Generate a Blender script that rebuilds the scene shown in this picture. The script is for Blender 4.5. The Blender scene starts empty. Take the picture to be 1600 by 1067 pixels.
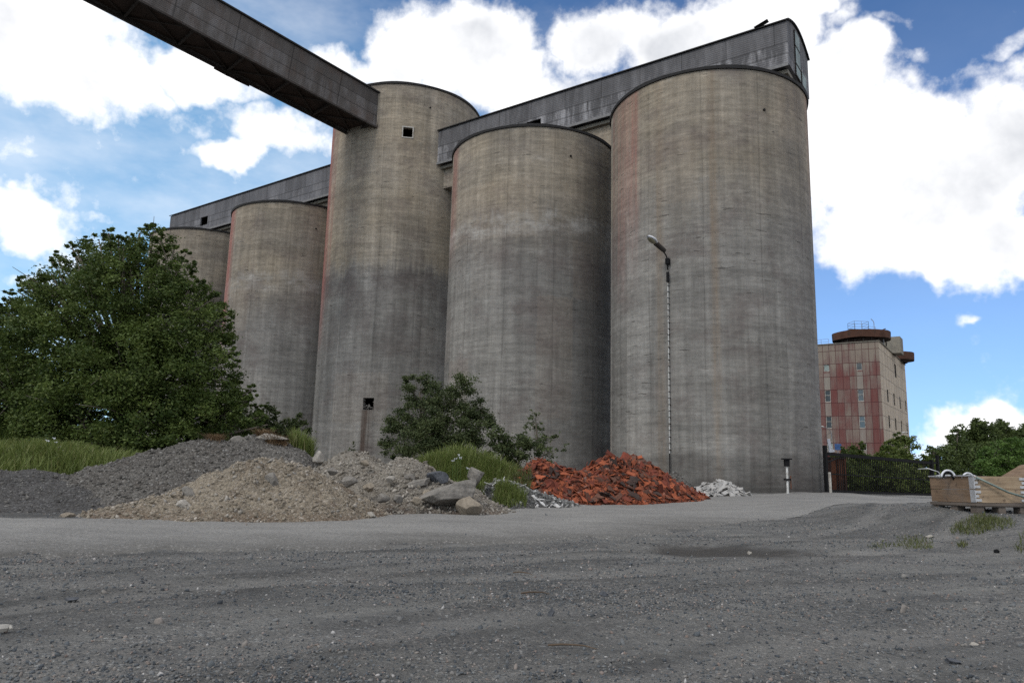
import bpy, math, random
import numpy as np
from mathutils import Matrix, Vector

# ------------------------------------------------------------------ camera, sky, sun, exposure
SC = bpy.context.scene
COL = SC.collection
PW, PH = 1600.0, 1067.0
FPX = 1121.28
PITCH, ROLL = math.radians(9.442), math.radians(1.46)
CAMZ = 1.0
cp, sp = math.cos(PITCH), math.sin(PITCH)
F = np.array([0, cp, sp]); R0 = np.array([1.0, 0, 0]); U0 = np.array([0, -sp, cp])
RR = math.cos(ROLL) * R0 + math.sin(ROLL) * U0
UU = -math.sin(ROLL) * R0 + math.cos(ROLL) * U0
cam_d = bpy.data.cameras.new('camera')
cam = bpy.data.objects.new('camera', cam_d); COL.objects.link(cam)
cam_d.sensor_width = 36.0
cam_d.lens = FPX / PW * 36.0
cam_d.clip_start = 0.1; cam_d.clip_end = 6000
cam.matrix_world = Matrix(((RR[0], UU[0], -F[0], 0), (RR[1], UU[1], -F[1], 0), (RR[2], UU[2], -F[2], CAMZ), (0, 0, 0, 1)))
SC.camera = cam
SC.view_settings.view_transform = 'Standard'
SC.view_settings.look = 'None'
SC.view_settings.exposure = 0.66
SC.view_settings.gamma = 1.0
SC.cycles.use_denoising = False
SC.cycles.max_bounces = 6
SC.cycles.transparent_max_bounces = 8

SUN_AZ, SUN_EL = math.radians(222), math.radians(46)     # azimuth measured from +Y towards +X
SUN_POWER = 0.9
SKY_STRENGTH = 0.15

def ray(px, py):
    return F + (px - PW / 2) / FPX * RR - (py - PH / 2) / FPX * UU
def azel(px, py):
    d = ray(px, py); d = d / np.linalg.norm(d)
    return math.atan2(d[0], d[1]), math.asin(d[2])
def at(px, py, Y):
    d = ray(px, py)
    p = np.array([0, 0, CAMZ]) + d * (Y / d[1])
    return p

class NT:
    """small helper round a node tree"""
    def __init__(s, nt): s.nt = nt; s.n = nt.nodes; s.l = nt.links
    def add(s, typ, ins=None, out=0, **props):
        n = s.n.new(typ)
        for k, v in props.items(): setattr(n, k, v)
        for k, v in (ins or {}).items():
            sock = n.inputs[k]
            if isinstance(v, bpy.types.NodeSocket): s.l.new(v, sock)
            else: sock.default_value = v
        return n.outputs[out] if out is not None else n
    def math(s, op, a, b=0.0, c=0.0, clamp=False):
        return s.add('ShaderNodeMath', {0: a, 1: b, 2: c}, operation=op, use_clamp=clamp)
    def vmath(s, op, a, b=(0, 0, 0), out=0):
        return s.add('ShaderNodeVectorMath', {0: a, 1: b}, out, operation=op)
    def rng(s, v, a, b, c=0.0, d=1.0, smooth=False):
        return s.add('ShaderNodeMapRange', {0: v, 1: a, 2: b, 3: c, 4: d}, clamp=True, interpolation_type='SMOOTHSTEP' if smooth else 'LINEAR')
    def noise(s, vec, scale=1.0, detail=4.0, rough=0.55, dist=0.0, out=0):
        return s.add('ShaderNodeTexNoise', {'Vector': vec, 'Scale': scale, 'Detail': detail, 'Roughness': rough, 'Distortion': dist}, out)
    def mapv(s, vec, sc): return s.vmath('MULTIPLY', vec, sc)
    def mix(s, f, a, b, blend='MIX'):
        n = s.n.new('ShaderNodeMix'); n.data_type = 'RGBA'; n.blend_type = blend; n.clamp_factor = True
        for sock, v in ((n.inputs[0], f), (n.inputs[6], a), (n.inputs[7], b)):
            if isinstance(v, bpy.types.NodeSocket): s.l.new(v, sock)
            elif isinstance(v, (int, float)): sock.default_value = v
            else: sock.default_value = (*v[:3], 1.0)
        return n.outputs[2]
    def mul(s, col, f):
        c = s.add('ShaderNodeCombineColor', {0: f, 1: f, 2: f})
        return s.mix(1.0, col, c, 'MULTIPLY')
    def ramp(s, v, stops, interp='LINEAR'):
        n = s.n.new('ShaderNodeValToRGB'); n.color_ramp.interpolation = interp
        e = n.color_ramp.elements
        while len(e) < len(stops): e.new(0.5)
        for el, (p, c) in zip(e, stops): el.position = p; el.color = (*c, 1.0)
        s.l.new(v, n.inputs[0]); return n.outputs[0]

def build_world():
    w = bpy.data.worlds.new('World'); SC.world = w; w.use_nodes = True
    t = NT(w.node_tree); t.n.clear()
    sky = t.add('ShaderNodeTexSky', sky_type='NISHITA', sun_disc=False, sun_elevation=SUN_EL, sun_rotation=SUN_AZ,
                altitude=100.0, air_density=1.0, dust_density=0.1, ozone_density=2.5)
    sky_n = sky.node
    tc = t.add('ShaderNodeTexCoord', out=0)                       # direction of view in the world
    d = t.vmath('NORMALIZE', tc)
    sep = t.add('ShaderNodeSeparateXYZ', {0: d}, None)
    lift = t.math('ADD', t.math('MULTIPLY', t.math('MAXIMUM', sep.outputs[2], 0.0), 0.85), 0.15)   # clear air down to the horizon
    t.l.new(t.vmath('NORMALIZE', t.add('ShaderNodeCombineXYZ', {0: sep.outputs[0], 1: sep.outputs[1], 2: lift})), sky_n.inputs[0])
    az = t.math('ARCTAN2', sep.outputs[0], sep.outputs[1])
    el = t.math('ARCSINE', sep.outputs[2])
    v = t.add('ShaderNodeCombineXYZ', {0: az, 1: el, 2: 0.0})
    # a little domain warp so that clouds are ragged
    wn = t.noise(d, 5.0, 5.0, 0.6, out=1)
    wv = t.vmath('SCALE', t.vmath('SUBTRACT', wn, (0.5, 0.5, 0.5))); wv.node.inputs[3].default_value = 0.16
    v = t.vmath('ADD', v, t.vmath('MULTIPLY', wv, (1, 1, 0)))
    clouds = [  # picture x, y, half width, half height, weight: cumulus banks, placed by direction
        (90, 85, 210, 125, 1.3), (215, 130, 80, 70, 1.0), (30, 30, 120, 60, 1.0), (340, 120, 110, 45, .9),
        (360, 243, 95, 30, .95), (455, 220, 100, 55, .95), (200, 252, 90, 30, .58), (50, 240, 80, 44, .56), (140, 205, 90, 40, .5), (300, 190, 90, 40, .5),
        (25, 350, 85, 50, 1.05), (20, 420, 60, 14, .6), (90, 400, 90, 50, .5), (160, 350, 80, 20, .45), (110, 300, 80, 40, .42), (420, 180, 60, 24, .6),
        (520, 90, 60, 40, .9), (610, 110, 60, 90, 1.1), (720, 75, 135, 95, 1.35), (800, 140, 110, 60, 1.1),
        (945, 70, 95, 70, 1.15), (1080, 55, 110, 80, 1.35), (1190, 80, 90, 90, 1.2), (1250, 40, 70, 30, 1.0), (900, 150, 120, 60, 1.0),
        (1330, 230, 130, 150, 1.35), (1450, 320, 190, 130, 1.4), (1560, 230, 130, 130, 1.3), (1350, 380, 120, 85, 1.2), (1590, 390, 110, 70, 1.2), (1440, 200, 110, 80, 1.25), (1345, 125, 90, 70, 1.15), (1560, 415, 130, 50, 1.15), (1460, 425, 120, 45, 1.1), (1300, 160, 70, 90, 1.2),
        (1400, 45, 44, 20, .52), (1572, 62, 46, 26, .5), (1500, 118, 80, 26, .46), (1300, 60, 40, 30, .6), (1440, 95, 40, 20, .45), (1590, 110, 40, 30, .6),
        (1530, 660, 125, 30, 1.2), (1600, 655, 100, 25, 1.0), (1497, 495, 26, 8, .40), (1420, 680, 60, 14, .7), (1400, 462, 100, 12, .3)]
    tot = None
    for (x, y, rx, ry, wt) in clouds:
        a0, e0 = azel(x, y)
        ra = abs(azel(x + rx, y)[0] - azel(x - rx, y)[0]) / 2
        re = abs(azel(x, y + ry)[1] - azel(x, y - ry)[1]) / 2
        q = t.vmath('MULTIPLY', t.vmath('SUBTRACT', v, (a0, e0, 0)), (1 / ra, 1 / re, 0))
        ln = t.vmath('LENGTH', q, out=1)
        m = t.rng(ln, 1.45, 0.25, 0.0, wt, True)
        tot = m if tot is None else t.math('MAXIMUM', tot, m)
    # the rest of the sky, which the picture does not show, has broken clouds too
    away = t.math('GREATER_THAN', t.math('ABSOLUTE', az), 0.85)
    up = t.math('GREATER_THAN', el, 0.66)
    other = t.rng(t.noise(t.vmath('MULTIPLY', d, (1, 1, 1.6)), 2.2, 3.0, 0.5), 0.34, 0.54, 0.0, 1.1)
    tot = t.math('MAXIMUM', tot, t.math('MULTIPLY', other, t.math('MAXIMUM', away, up)))
    fb = t.noise(d, 9.0, 9.0, 0.62)
    fb2 = t.noise(d, 34.0, 6.0, 0.6)
    puff = t.math('ADD', t.math('MULTIPLY', t.math('SUBTRACT', fb, 0.5), 1.9), t.math('MULTIPLY', t.math('SUBTRACT', fb2, 0.5), 0.9))
    dens = t.rng(t.math('ADD', tot, puff), 0.20, 0.95, 0.0, 1.0, True)
    veil = t.math('MULTIPLY', t.rng(t.noise(t.vmath('MULTIPLY', d, (1, 1, 2.2)), 3.2, 6.0, 0.6), 0.40, 0.72), t.rng(az, 0.25, -0.35, 0.03, 0.5))
    dens = t.math('MAXIMUM', dens, veil)
    # cloud light: bright tops, faintly grey in thick lower parts
    grey = t.rng(t.noise(t.vmath('ADD', d, (0.0, 0.0, 0.05)), 6.0, 6.0, 0.55), 0.42, 0.66)
    grey = t.math('MULTIPLY', grey, t.rng(tot, 0.8, 1.25))
    ccol = t.mix(grey, (0.78, 0.78, 0.785), (0.45, 0.465, 0.495))
    out = t.add('ShaderNodeOutputWorld', out=None)
    # clear air: deep blue high on the right, pale cyan low and towards the sun's side
    grad = t.rng(t.math('ADD', el, t.math('MULTIPLY', t.math('MINIMUM', t.math('MAXIMUM', az, -0.9), 0.9), 0.25)), 0.28, 0.70, 0.0, 1.0, True)
    sky = t.mix(1.0, sky, t.mix(grad, t.mix(t.rng(az, -0.3, 0.4), (0.86, 1.05, 0.97), (0.66, 0.74, 0.83)), (0.38, 0.50, 0.62)), 'MULTIPLY')
    bg1 = t.add('ShaderNodeBackground', {'Color': sky, 'Strength': SKY_STRENGTH})
    bg2 = t.add('ShaderNodeBackground', {'Color': ccol, 'Strength': 1.0})
    ms = t.add('ShaderNodeMixShader', {0: dens, 1: bg1, 2: bg2})
    t.l.new(ms, out.inputs[0])
    w.cycles.sampling_method = 'MANUAL'; w.cycles.sample_map_resolution = 512
build_world()

sun_d = bpy.data.lights.new('sun', 'SUN'); sun_d.energy = SUN_POWER; sun_d.angle = math.radians(12)
sun_d.color = (1.0, 0.95, 0.88)
sun = bpy.data.objects.new('sun', sun_d); COL.objects.link(sun)
sdir = Vector((math.sin(SUN_AZ) * math.cos(SUN_EL), math.cos(SUN_AZ) * math.cos(SUN_EL), math.sin(SUN_EL)))
sun.rotation_euler = sdir.to_track_quat('Z', 'Y').to_euler()

# ------------------------------------------------------------------ helpers
rng = np.random.default_rng(7)
random.seed(7)

def tag(o, label=None, cat=None, group=None, kind=None):
    if label: o['label'] = label
    if cat: o['category'] = cat
    if group: o['group'] = group
    if kind: o['kind'] = kind
    return o
def empty(name, loc, label=None, cat=None, group=None, rz=0.0):
    o = bpy.data.objects.new(name, None); COL.objects.link(o)
    o.location = loc; o.rotation_euler = (0, 0, rz); o.empty_display_size = 0.3
    return tag(o, label, cat, group)
def mesh_obj(name, V, Fc, mat=None, parent=None, smooth=False, uv=None, col=None, midx=None):
    """V (n,3); Fc list of index lists, or an (m,k) array"""
    V = np.asarray(V, dtype=np.float32)
    me = bpy.data.meshes.new(name)
    if isinstance(Fc, np.ndarray):
        m, k = Fc.shape
        me.vertices.add(len(V)); me.vertices.foreach_set('co', V.ravel())
        me.loops.add(m * k); me.loops.foreach_set('vertex_index', Fc.astype(np.int32).ravel())
        me.polygons.add(m); me.polygons.foreach_set('loop_start', np.arange(0, m * k, k, dtype=np.int32))
        me.polygons.foreach_set('loop_total', np.full(m, k, dtype=np.int32))
        me.update(calc_edges=True)
    else:
        me.from_pydata(V.tolist(), [], [list(map(int, f)) for f in Fc]); me.update()
    if uv is not None:                       # per vertex (n,2) or per loop
        lay = me.uv_layers.new(name='UVMap')
        uv = np.asarray(uv, dtype=np.float32)
        li = np.empty(len(me.loops), dtype=np.int32); me.loops.foreach_get('vertex_index', li)
        lay.data.foreach_set('uv', (uv[li] if len(uv) == len(V) else uv).ravel())
    if col is not None:
        ca = me.color_attributes.new('tint', 'FLOAT_COLOR', 'POINT')
        c4 = np.ones((len(V), 4), dtype=np.float32); c4[:, :3] = np.asarray(col).reshape(len(V), -1)
        ca.data.foreach_set('color', c4.ravel())
    mats = mat if isinstance(mat, (list, tuple)) else [mat]
    for mm in mats:
        if mm: me.materials.append(mm)
    if midx is not None: me.polygons.foreach_set('material_index', np.asarray(midx, dtype=np.int32))
    if smooth: me.polygons.foreach_set('use_smooth', np.ones(len(me.polygons), dtype=bool))
    me.validate(clean_customdata=False)
    o = bpy.data.objects.new(name, me); COL.objects.link(o)
    if parent: o.parent = parent
    return o

class MB:
    """collects simple shapes into one mesh"""
    def __init__(s): s.v = []; s.f = []
    def raw(s, V, Fc):
        b = len(s.v); s.v += [tuple(map(float, p)) for p in V]; s.f += [[i + b for i in f] for f in Fc]
    def box(s, c, size, ax=None, bev=0.0):
        c = np.array(c, float); h = np.array(size, float) / 2
        ax = np.eye(3) if ax is None else np.array(ax, float)
        if bev <= 0:
            P = [c + ax[0] * sx * h[0] + ax[1] * sy * h[1] + ax[2] * sz * h[2] for sz in (-1, 1) for sy in (-1, 1) for sx in (-1, 1)]
            s.raw(P, [[0, 2, 3, 1], [4, 5, 7, 6], [0, 1, 5, 4], [2, 6, 7, 3], [0, 4, 6, 2], [1, 3, 7, 5]])
        else:                                   # chamfered along its vertical section
            b = bev; ring = [(-h[0] + b, -h[1]), (h[0] - b, -h[1]), (h[0], -h[1] + b), (h[0], h[1] - b), (h[0] - b, h[1]), (-h[0] + b, h[1]), (-h[0], h[1] - b), (-h[0], -h[1] + b)]
            V = []
            for z, sh in ((-h[2], b), (-h[2] + b, 0), (h[2] - b, 0), (h[2], b)):
                for (x, y) in ring:
                    k = 1 - sh / max(h[0], 1e-6), 1 - sh / max(h[1], 1e-6)
                    V.append(c + ax[0] * x * k[0] + ax[1] * y * k[1] + ax[2] * z)
            Fq = [[7, 6, 5, 4, 3, 2, 1, 0], [24 + i for i in range(8)]]
            for r in range(3):
                for i in range(8):
                    j = (i + 1) % 8; Fq.append([r * 8 + i, r * 8 + j, r * 8 + 8 + j, r * 8 + 8 + i])
            s.raw(V, Fq)
        return s
    def tube(s, pts, rad, n=8, cap=True):
        pts = [np.array(p, float) for p in pts]
        rad = [rad] * len(pts) if np.isscalar(rad) else list(rad)
        V = []; prev = None
        for i, p in enumerate(pts):
            d = pts[min(i + 1, len(pts) - 1)] - pts[max(i - 1, 0)]; d = d / (np.linalg.norm(d) + 1e-9)
            if prev is None:
                a = np.cross(d, [0, 0, 1.0]);
                if np.linalg.norm(a) < 1e-3: a = np.cross(d, [1.0, 0, 0])
            else: a = prev - d * (prev @ d)
            a /= np.linalg.norm(a) + 1e-9; prev = a; b = np.cross(d, a)
            for k in range(n):
                th = 2 * math.pi * k / n; V.append(p + (a * math.cos(th) + b * math.sin(th)) * rad[i])
        Fq = []
        for i in range(len(pts) - 1):
            for k in range(n):
                j = (k + 1) % n; Fq.append([i * n + k, i * n + j, (i + 1) * n + j, (i + 1) * n + k])
        if cap: Fq += [list(range(n))[::-1], [(len(pts) - 1) * n + k for k in range(n)]]
        s.raw(V, Fq); return s
    def build(s, name, mat, parent=None, smooth=False):
        return mesh_obj(name, s.v, s.f, mat, parent, smooth)

def _h(ix, iy, seed):
    n = (ix.astype(np.int64) * 374761393 + iy.astype(np.int64) * 668265263 + seed * 1442695041) & 0x7fffffff
    n = (n ^ (n >> 13)) * 1274126177 & 0x7fffffff
    return ((n ^ (n >> 16)) & 0xffff) / 65535.0
def vnoise(x, y, seed=0):
    x = np.asarray(x, float); y = np.asarray(y, float)
    ix = np.floor(x); iy = np.floor(y); fx = x - ix; fy = y - iy
    fx = fx * fx * (3 - 2 * fx); fy = fy * fy * (3 - 2 * fy); ix = ix.astype(np.int64); iy = iy.astype(np.int64)
    a, b, c, d = _h(ix, iy, seed), _h(ix + 1, iy, seed), _h(ix, iy + 1, seed), _h(ix + 1, iy + 1, seed)
    return (a * (1 - fx) + b * fx) * (1 - fy) + (c * (1 - fx) + d * fx) * fy
def fbm(x, y, octv=4, seed=0, gain=0.5):
    s = 0; a = 1.0; t = 0
    for o in range(octv):
        s = s + a * vnoise(np.asarray(x) * 2 ** o + 17.3 * o, np.asarray(y) * 2 ** o + 9.1 * o, seed + o); t += a; a *= gain
    return s / t - 0.5
def sst(a, b, x):
    t = np.clip((np.asarray(x, float) - a) / (b - a), 0, 1); return t * t * (3 - 2 * t)

# ------------------------------------------------------------------ materials
def mat_new(name):
    m = bpy.data.materials.new(name); m.use_nodes = True
    t = NT(m.node_tree); bs = t.n['Principled BSDF']
    return m, t, bs
def finish(t, bs, col, rough=0.85, bump=None, bstr=0.3, bdist=0.02, spec=0.3, metal=0.0):
    if isinstance(col, bpy.types.NodeSocket): t.l.new(col, bs.inputs['Base Color'])
    else: bs.inputs['Base Color'].default_value = (*col, 1)
    if isinstance(rough, bpy.types.NodeSocket): t.l.new(rough, bs.inputs['Roughness'])
    else: bs.inputs['Roughness'].default_value = rough
    bs.inputs['Specular IOR Level'].default_value = spec
    bs.inputs['Metallic'].default_value = metal
    if bump is not None:
        b = t.add('ShaderNodeBump', {'Height': bump, 'Strength': bstr, 'Distance': bdist})
        t.l.new(b, bs.inputs['Normal'])
def simple(name, col, rough=0.7, var=0.25, scale=6.0, bump=0.2, metal=0.0, dirt=None, spec=0.3):
    """plain paint, wood or metal with worn, uneven colour"""
    m, t, bs = mat_new(name)
    oc = t.add('ShaderNodeTexCoord', out=3)
    n = t.noise(oc, scale, 5.0, 0.6)
    c = t.mul(t.mix(0.0, col, col), t.rng(n, 0.3, 0.7, 1 - var, 1 + var))
    if dirt:
        n2 = t.noise(oc, scale * 0.5, 6.0, 0.65)
        c = t.mix(t.rng(n2, 0.5, 0.62), c, dirt)
    finish(t, bs, c, rough, n, bump, 0.01, spec, metal)
    return m
def uvm(t): return t.add('ShaderNodeTexCoord', out=2)

def concrete(name, seed, zsplit, red_u=None, red_w=1.0, red_lo=6.0, damp=0.0, dark_u=(), pale=None, dkamt=0.85, runs=(), soft=2.6):
    """slip-formed concrete: pour bands, drip streaks, rust-red runs; UV in metres (arc, height)"""
    m, t, bs = mat_new(name)
    uv = t.vmath('ADD', uvm(t), (seed * 37.0, 0, 0)); sep = t.add('ShaderNodeSeparateXYZ', {0: uvm(t)}, None)
    u, v = sep.outputs[0], sep.outputs[1]
    big = t.noise(uv, 0.22, 4.0, 0.55)
    band = t.noise(t.mapv(uv, (0.14, 1.3, 1)), 1.0, 8.0, 0.74)
    line = t.noise(t.mapv(uv, (0.45, 7.0, 1)), 1.0, 7.0, 0.78)
    strk = t.noise(t.mapv(uv, (1.3, 0.07, 1)), 1.0, 8.0, 0.72)
    strk2 = t.noise(t.mapv(uv, (5.0, 0.16, 1)), 1.0, 3.0, 0.6)
    wob = t.math('ADD', v, t.math('ADD', t.math('MULTIPLY', t.math('SUBTRACT', t.noise(t.mapv(uv, (0.8, 0.25, 1)), 1.0, 5.0, 0.65), 0.5), 2.6),
                                  t.math('MULTIPLY', t.math('SUBTRACT', strk2, 0.5), 1.4)))
    upper = t.rng(wob, zsplit - 0.5 - soft, zsplit + 0.9 + soft * .6, smooth=True)
    c = t.mix(upper, (0.262, 0.250, 0.228), (0.345, 0.292, 0.220))
    c = t.mix(t.rng(big, 0.35, 0.7, 0.0, 0.55), c, (0.215, 0.208, 0.198))
    c = t.mul(c, t.rng(band, 0.35, 0.65, 0.78, 1.17))
    c = t.mul(c, t.rng(line, 0.30, 0.70, 0.80, 1.14))
    c = t.mul(c, t.rng(strk, 0.38, 0.62, 0.78, 1.13))
    c = t.mul(c, t.rng(strk2, 0.25, 0.75, 0.84, 1.12))
    # dark weathering just below the split, fading downwards in drips
    dk = t.math('MULTIPLY', t.rng(wob, zsplit + 0.2, zsplit - 0.5), t.rng(wob, zsplit - 7.0, zsplit - 0.5))
    c = t.mix(t.math('MULTIPLY', dk, t.rng(t.noise(t.mapv(uv, (0.7, 0.35, 1)), 1.0, 5.0, 0.6), 0.38, 0.60, 0.05, dkamt)), c, (0.112, 0.098, 0.092))
    # bays of the climbing form: each a little different
    bay = t.math('DIVIDE', t.math('ADD', u, t.math('MULTIPLY', t.math('SUBTRACT', strk2, 0.5), 0.3)), 1.9)
    lift_ = t.math('FLOOR', t.math('DIVIDE', t.math('ADD', v, t.math('MULTIPLY', t.math('SUBTRACT', strk2, 0.5), 0.8)), 3.1))
    bw = t.add('ShaderNodeTexWhiteNoise', {'Vector': t.add('ShaderNodeCombineXYZ', {0: t.math('FLOOR', bay), 1: 0.0, 2: float(seed)})}, 0, noise_dimensions='3D')
    bw2 = t.add('ShaderNodeTexWhiteNoise', {'Vector': t.add('ShaderNodeCombineXYZ', {0: t.math('FLOOR', bay), 1: lift_, 2: float(seed)})}, 0, noise_dimensions='3D')
    c = t.mul(c, t.rng(bw, 0, 1, 0.85, 1.12)); c = t.mul(c, t.rng(bw2, 0, 1, 0.88, 1.10))
    c = t.mix(t.rng(bw2, 0.72, 1.0, 0.0, 0.30), c, (0.20, 0.155, 0.115))
    # violet-grey patches
    c = t.mix(t.rng(t.noise(t.mapv(uv, (0.34, 0.42, 1)), 1.0, 9.0, 0.70), 0.50, 0.64, 0.0, 0.50), c, (0.130, 0.106, 0.098))
    # lime bloom
    bl = t.noise(t.mapv(uv, (0.5, 1.0, 1)), 1.0, 7.0, 0.7)
    c = t.mix(t.rng(bl, 0.60, 0.74, 0.0, 0.35), c, (0.40, 0.39, 0.37))
    if pale is not None:
        pb = t.math('MULTIPLY', t.rng(t.math('ABSOLUTE', t.math('SUBTRACT', wob, pale)), 0.8, 0.1), t.rng(bl, 0.42, 0.60, 0.0, 0.7))
        c = t.mix(pb, c, (0.40, 0.385, 0.36))
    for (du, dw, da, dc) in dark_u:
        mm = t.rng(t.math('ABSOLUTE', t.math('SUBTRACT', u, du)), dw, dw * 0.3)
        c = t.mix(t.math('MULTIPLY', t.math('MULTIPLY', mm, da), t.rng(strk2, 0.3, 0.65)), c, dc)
    for (du, dw, z0_, z1_, dc) in runs:
        mm = t.rng(t.math('ABSOLUTE', t.math('SUBTRACT', t.math('ADD', u, t.math('MULTIPLY', t.math('SUBTRACT', strk2, 0.5), 0.25)), du)), dw, dw * 0.5)
        mm = t.math('MULTIPLY', mm, t.math('MULTIPLY', t.rng(v, z0_, z0_ + 1.2), t.math('LESS_THAN', v, z1_)))
        c = t.mix(t.math('MULTIPLY', mm, t.rng(t.noise(t.mapv(uv, (6.0, 0.12, 1)), 1.0, 4.0, 0.6), .35, .62, .15, .95)), c, dc)
    if red_u is not None:
        for (ru, rw, rl, ra) in red_u:
            mm = t.rng(t.math('ABSOLUTE', t.math('SUBTRACT', t.math('ADD', u, t.math('MULTIPLY', t.math('SUBTRACT', strk2, 0.5), 0.5)), ru)), rw, rw * 0.35)
            mm = t.math('MULTIPLY', mm, t.rng(wob, rl, rl + 5.0))
            mm = t.math('MULTIPLY', mm, t.rng(strk2, 0.34, 0.60, 0.25, 1.0))
            c = t.mix(t.math('MULTIPLY', mm, ra), c, (0.300, 0.105, 0.090))
    c = t.mul(c, t.rng(t.noise(t.mapv(uv, (2.2, 5.0, 1)), 1.0, 7.0, 0.72), 0.32, 0.68, 0.76, 1.20))
    # small spalls and shrinkage cracks along pour lines
    sp_ = t.noise(t.mapv(uv, (1.1, 6.5, 1)), 1.0, 4.0, 0.55)
    pat = t.noise(t.mapv(uv, (0.3, 0.4, 1)), 1.0, 2.0, 0.5)
    spm = t.math('MULTIPLY', t.rng(sp_, 0.64, 0.675), t.rng(pat, 0.46, 0.56))
    c = t.mix(t.math('MULTIPLY', spm, 0.6), c, (0.05, 0.045, 0.04))
    # cold joints: thin vertical lines every few metres
    md = t.math('ABSOLUTE', t.math('SUBTRACT', t.math('MODULO', t.math('ADD', u, t.math('MULTIPLY', strk, 0.5)), 2.5), 1.25))
    c = t.mul(c, t.rng(md, 0.012, 0.04, 0.80, 1.0))
    if damp > 0:
        dn = t.math('ADD', v, t.math('MULTIPLY', t.math('SUBTRACT', t.noise(t.mapv(uv, (0.7, 0.5, 1)), 1.0, 4.0, 0.55), 0.5), 1.6))
        c = t.mul(c, t.rng(dn, damp - 0.15, damp + 0.25, 0.74, 1.0))
        c = t.mul(c, t.rng(dn, 0.1, damp * 0.65, 0.62, 1.0))
    hgt = t.math('SUBTRACT', t.math('ADD', t.math('MULTIPLY', line, 0.6), t.math('MULTIPLY', t.noise(uv, 5.0, 5.0, 0.6), 0.5)), spm)
    finish(t, bs, c, 0.92, hgt, 0.5, 0.03, 0.2)
    return m

def cladding(name, base, rows, pw, light=0.6, rust=0.0, seed=0, stag=0.37):
    """sheet cladding in rows; UV in metres (along, up)"""
    m, t, bs = mat_new(name)
    uv = uvm(t); sep = t.add('ShaderNodeSeparateXYZ', {0: uv}, None); u, v = sep.outputs[0], sep.outputs[1]
    uvs = t.vmath('ADD', uv, (seed * 11.0, seed * 3.0, 0))
    rowid = 0.0; lines = None
    for r in rows:
        rowid = t.math('ADD', rowid, t.math('GREATER_THAN', v, r))
        lm = t.rng(t.math('ABSOLUTE', t.math('SUBTRACT', v, r)), 0.015, 0.035, 0.45, 1.0)
        lines = lm if lines is None else t.math('MULTIPLY', lines, lm)
    off = t.math('MULTIPLY', rowid, pw * stag)
    pu = t.math('DIVIDE', t.math('ADD', u, off), pw)
    seam = t.rng(t.math('ABSOLUTE', t.math('SUBTRACT', t.math('FRACT', pu), 0.5)), 0.493, 0.487, 0.5, 1.0)
    pid = t.add('ShaderNodeCombineXYZ', {0: t.math('FLOOR', pu), 1: rowid, 2: float(seed)})
    wn = t.add('ShaderNodeTexWhiteNoise', {'Vector': pid}, 0, noise_dimensions='3D')
    c = t.mul(t.mix(0.0, base, base), t.rng(wn, 0, 1, 0.82, 1.18))
    bl = t.noise(t.mapv(uvs, (1.6, 0.35, 1)), 1.0, 5.0, 0.65)
    notop = t.rng(rowid, len(rows), len(rows) - 1, 0.25, 1.0)
    c = t.mix(t.math('MULTIPLY', t.math('MULTIPLY', t.rng(bl, 0.45, 0.62), notop), light), c, (0.30, 0.295, 0.305))
    c = t.mul(c, t.rng(t.noise(t.mapv(uvs, (3.0, 0.2, 1)), 1.0, 4.0, 0.6), 0.3, 0.7, 0.78, 1.12))
    c = t.mul(c, t.rng(t.noise(uvs, 0.5, 5.0, 0.6), 0.3, 0.7, 0.8, 1.15))
    if rust: c = t.mix(t.rng(t.noise(t.mapv(uvs, (0.9, 0.5, 1)), 1.0, 6.0, 0.65), 0.5, 0.68, 0.0, rust), c, (0.085, 0.055, 0.042))
    c = t.mul(c, t.math('MULTIPLY', lines, seam))
    wav = t.math('SINE', t.math('MULTIPLY', v, 2 * math.pi / 0.11))
    finish(t, bs, c, 0.8, t.math('ADD', wav, t.math('MULTIPLY', lines, 2.0)), 0.25, 0.02, 0.3)
    return m

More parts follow.
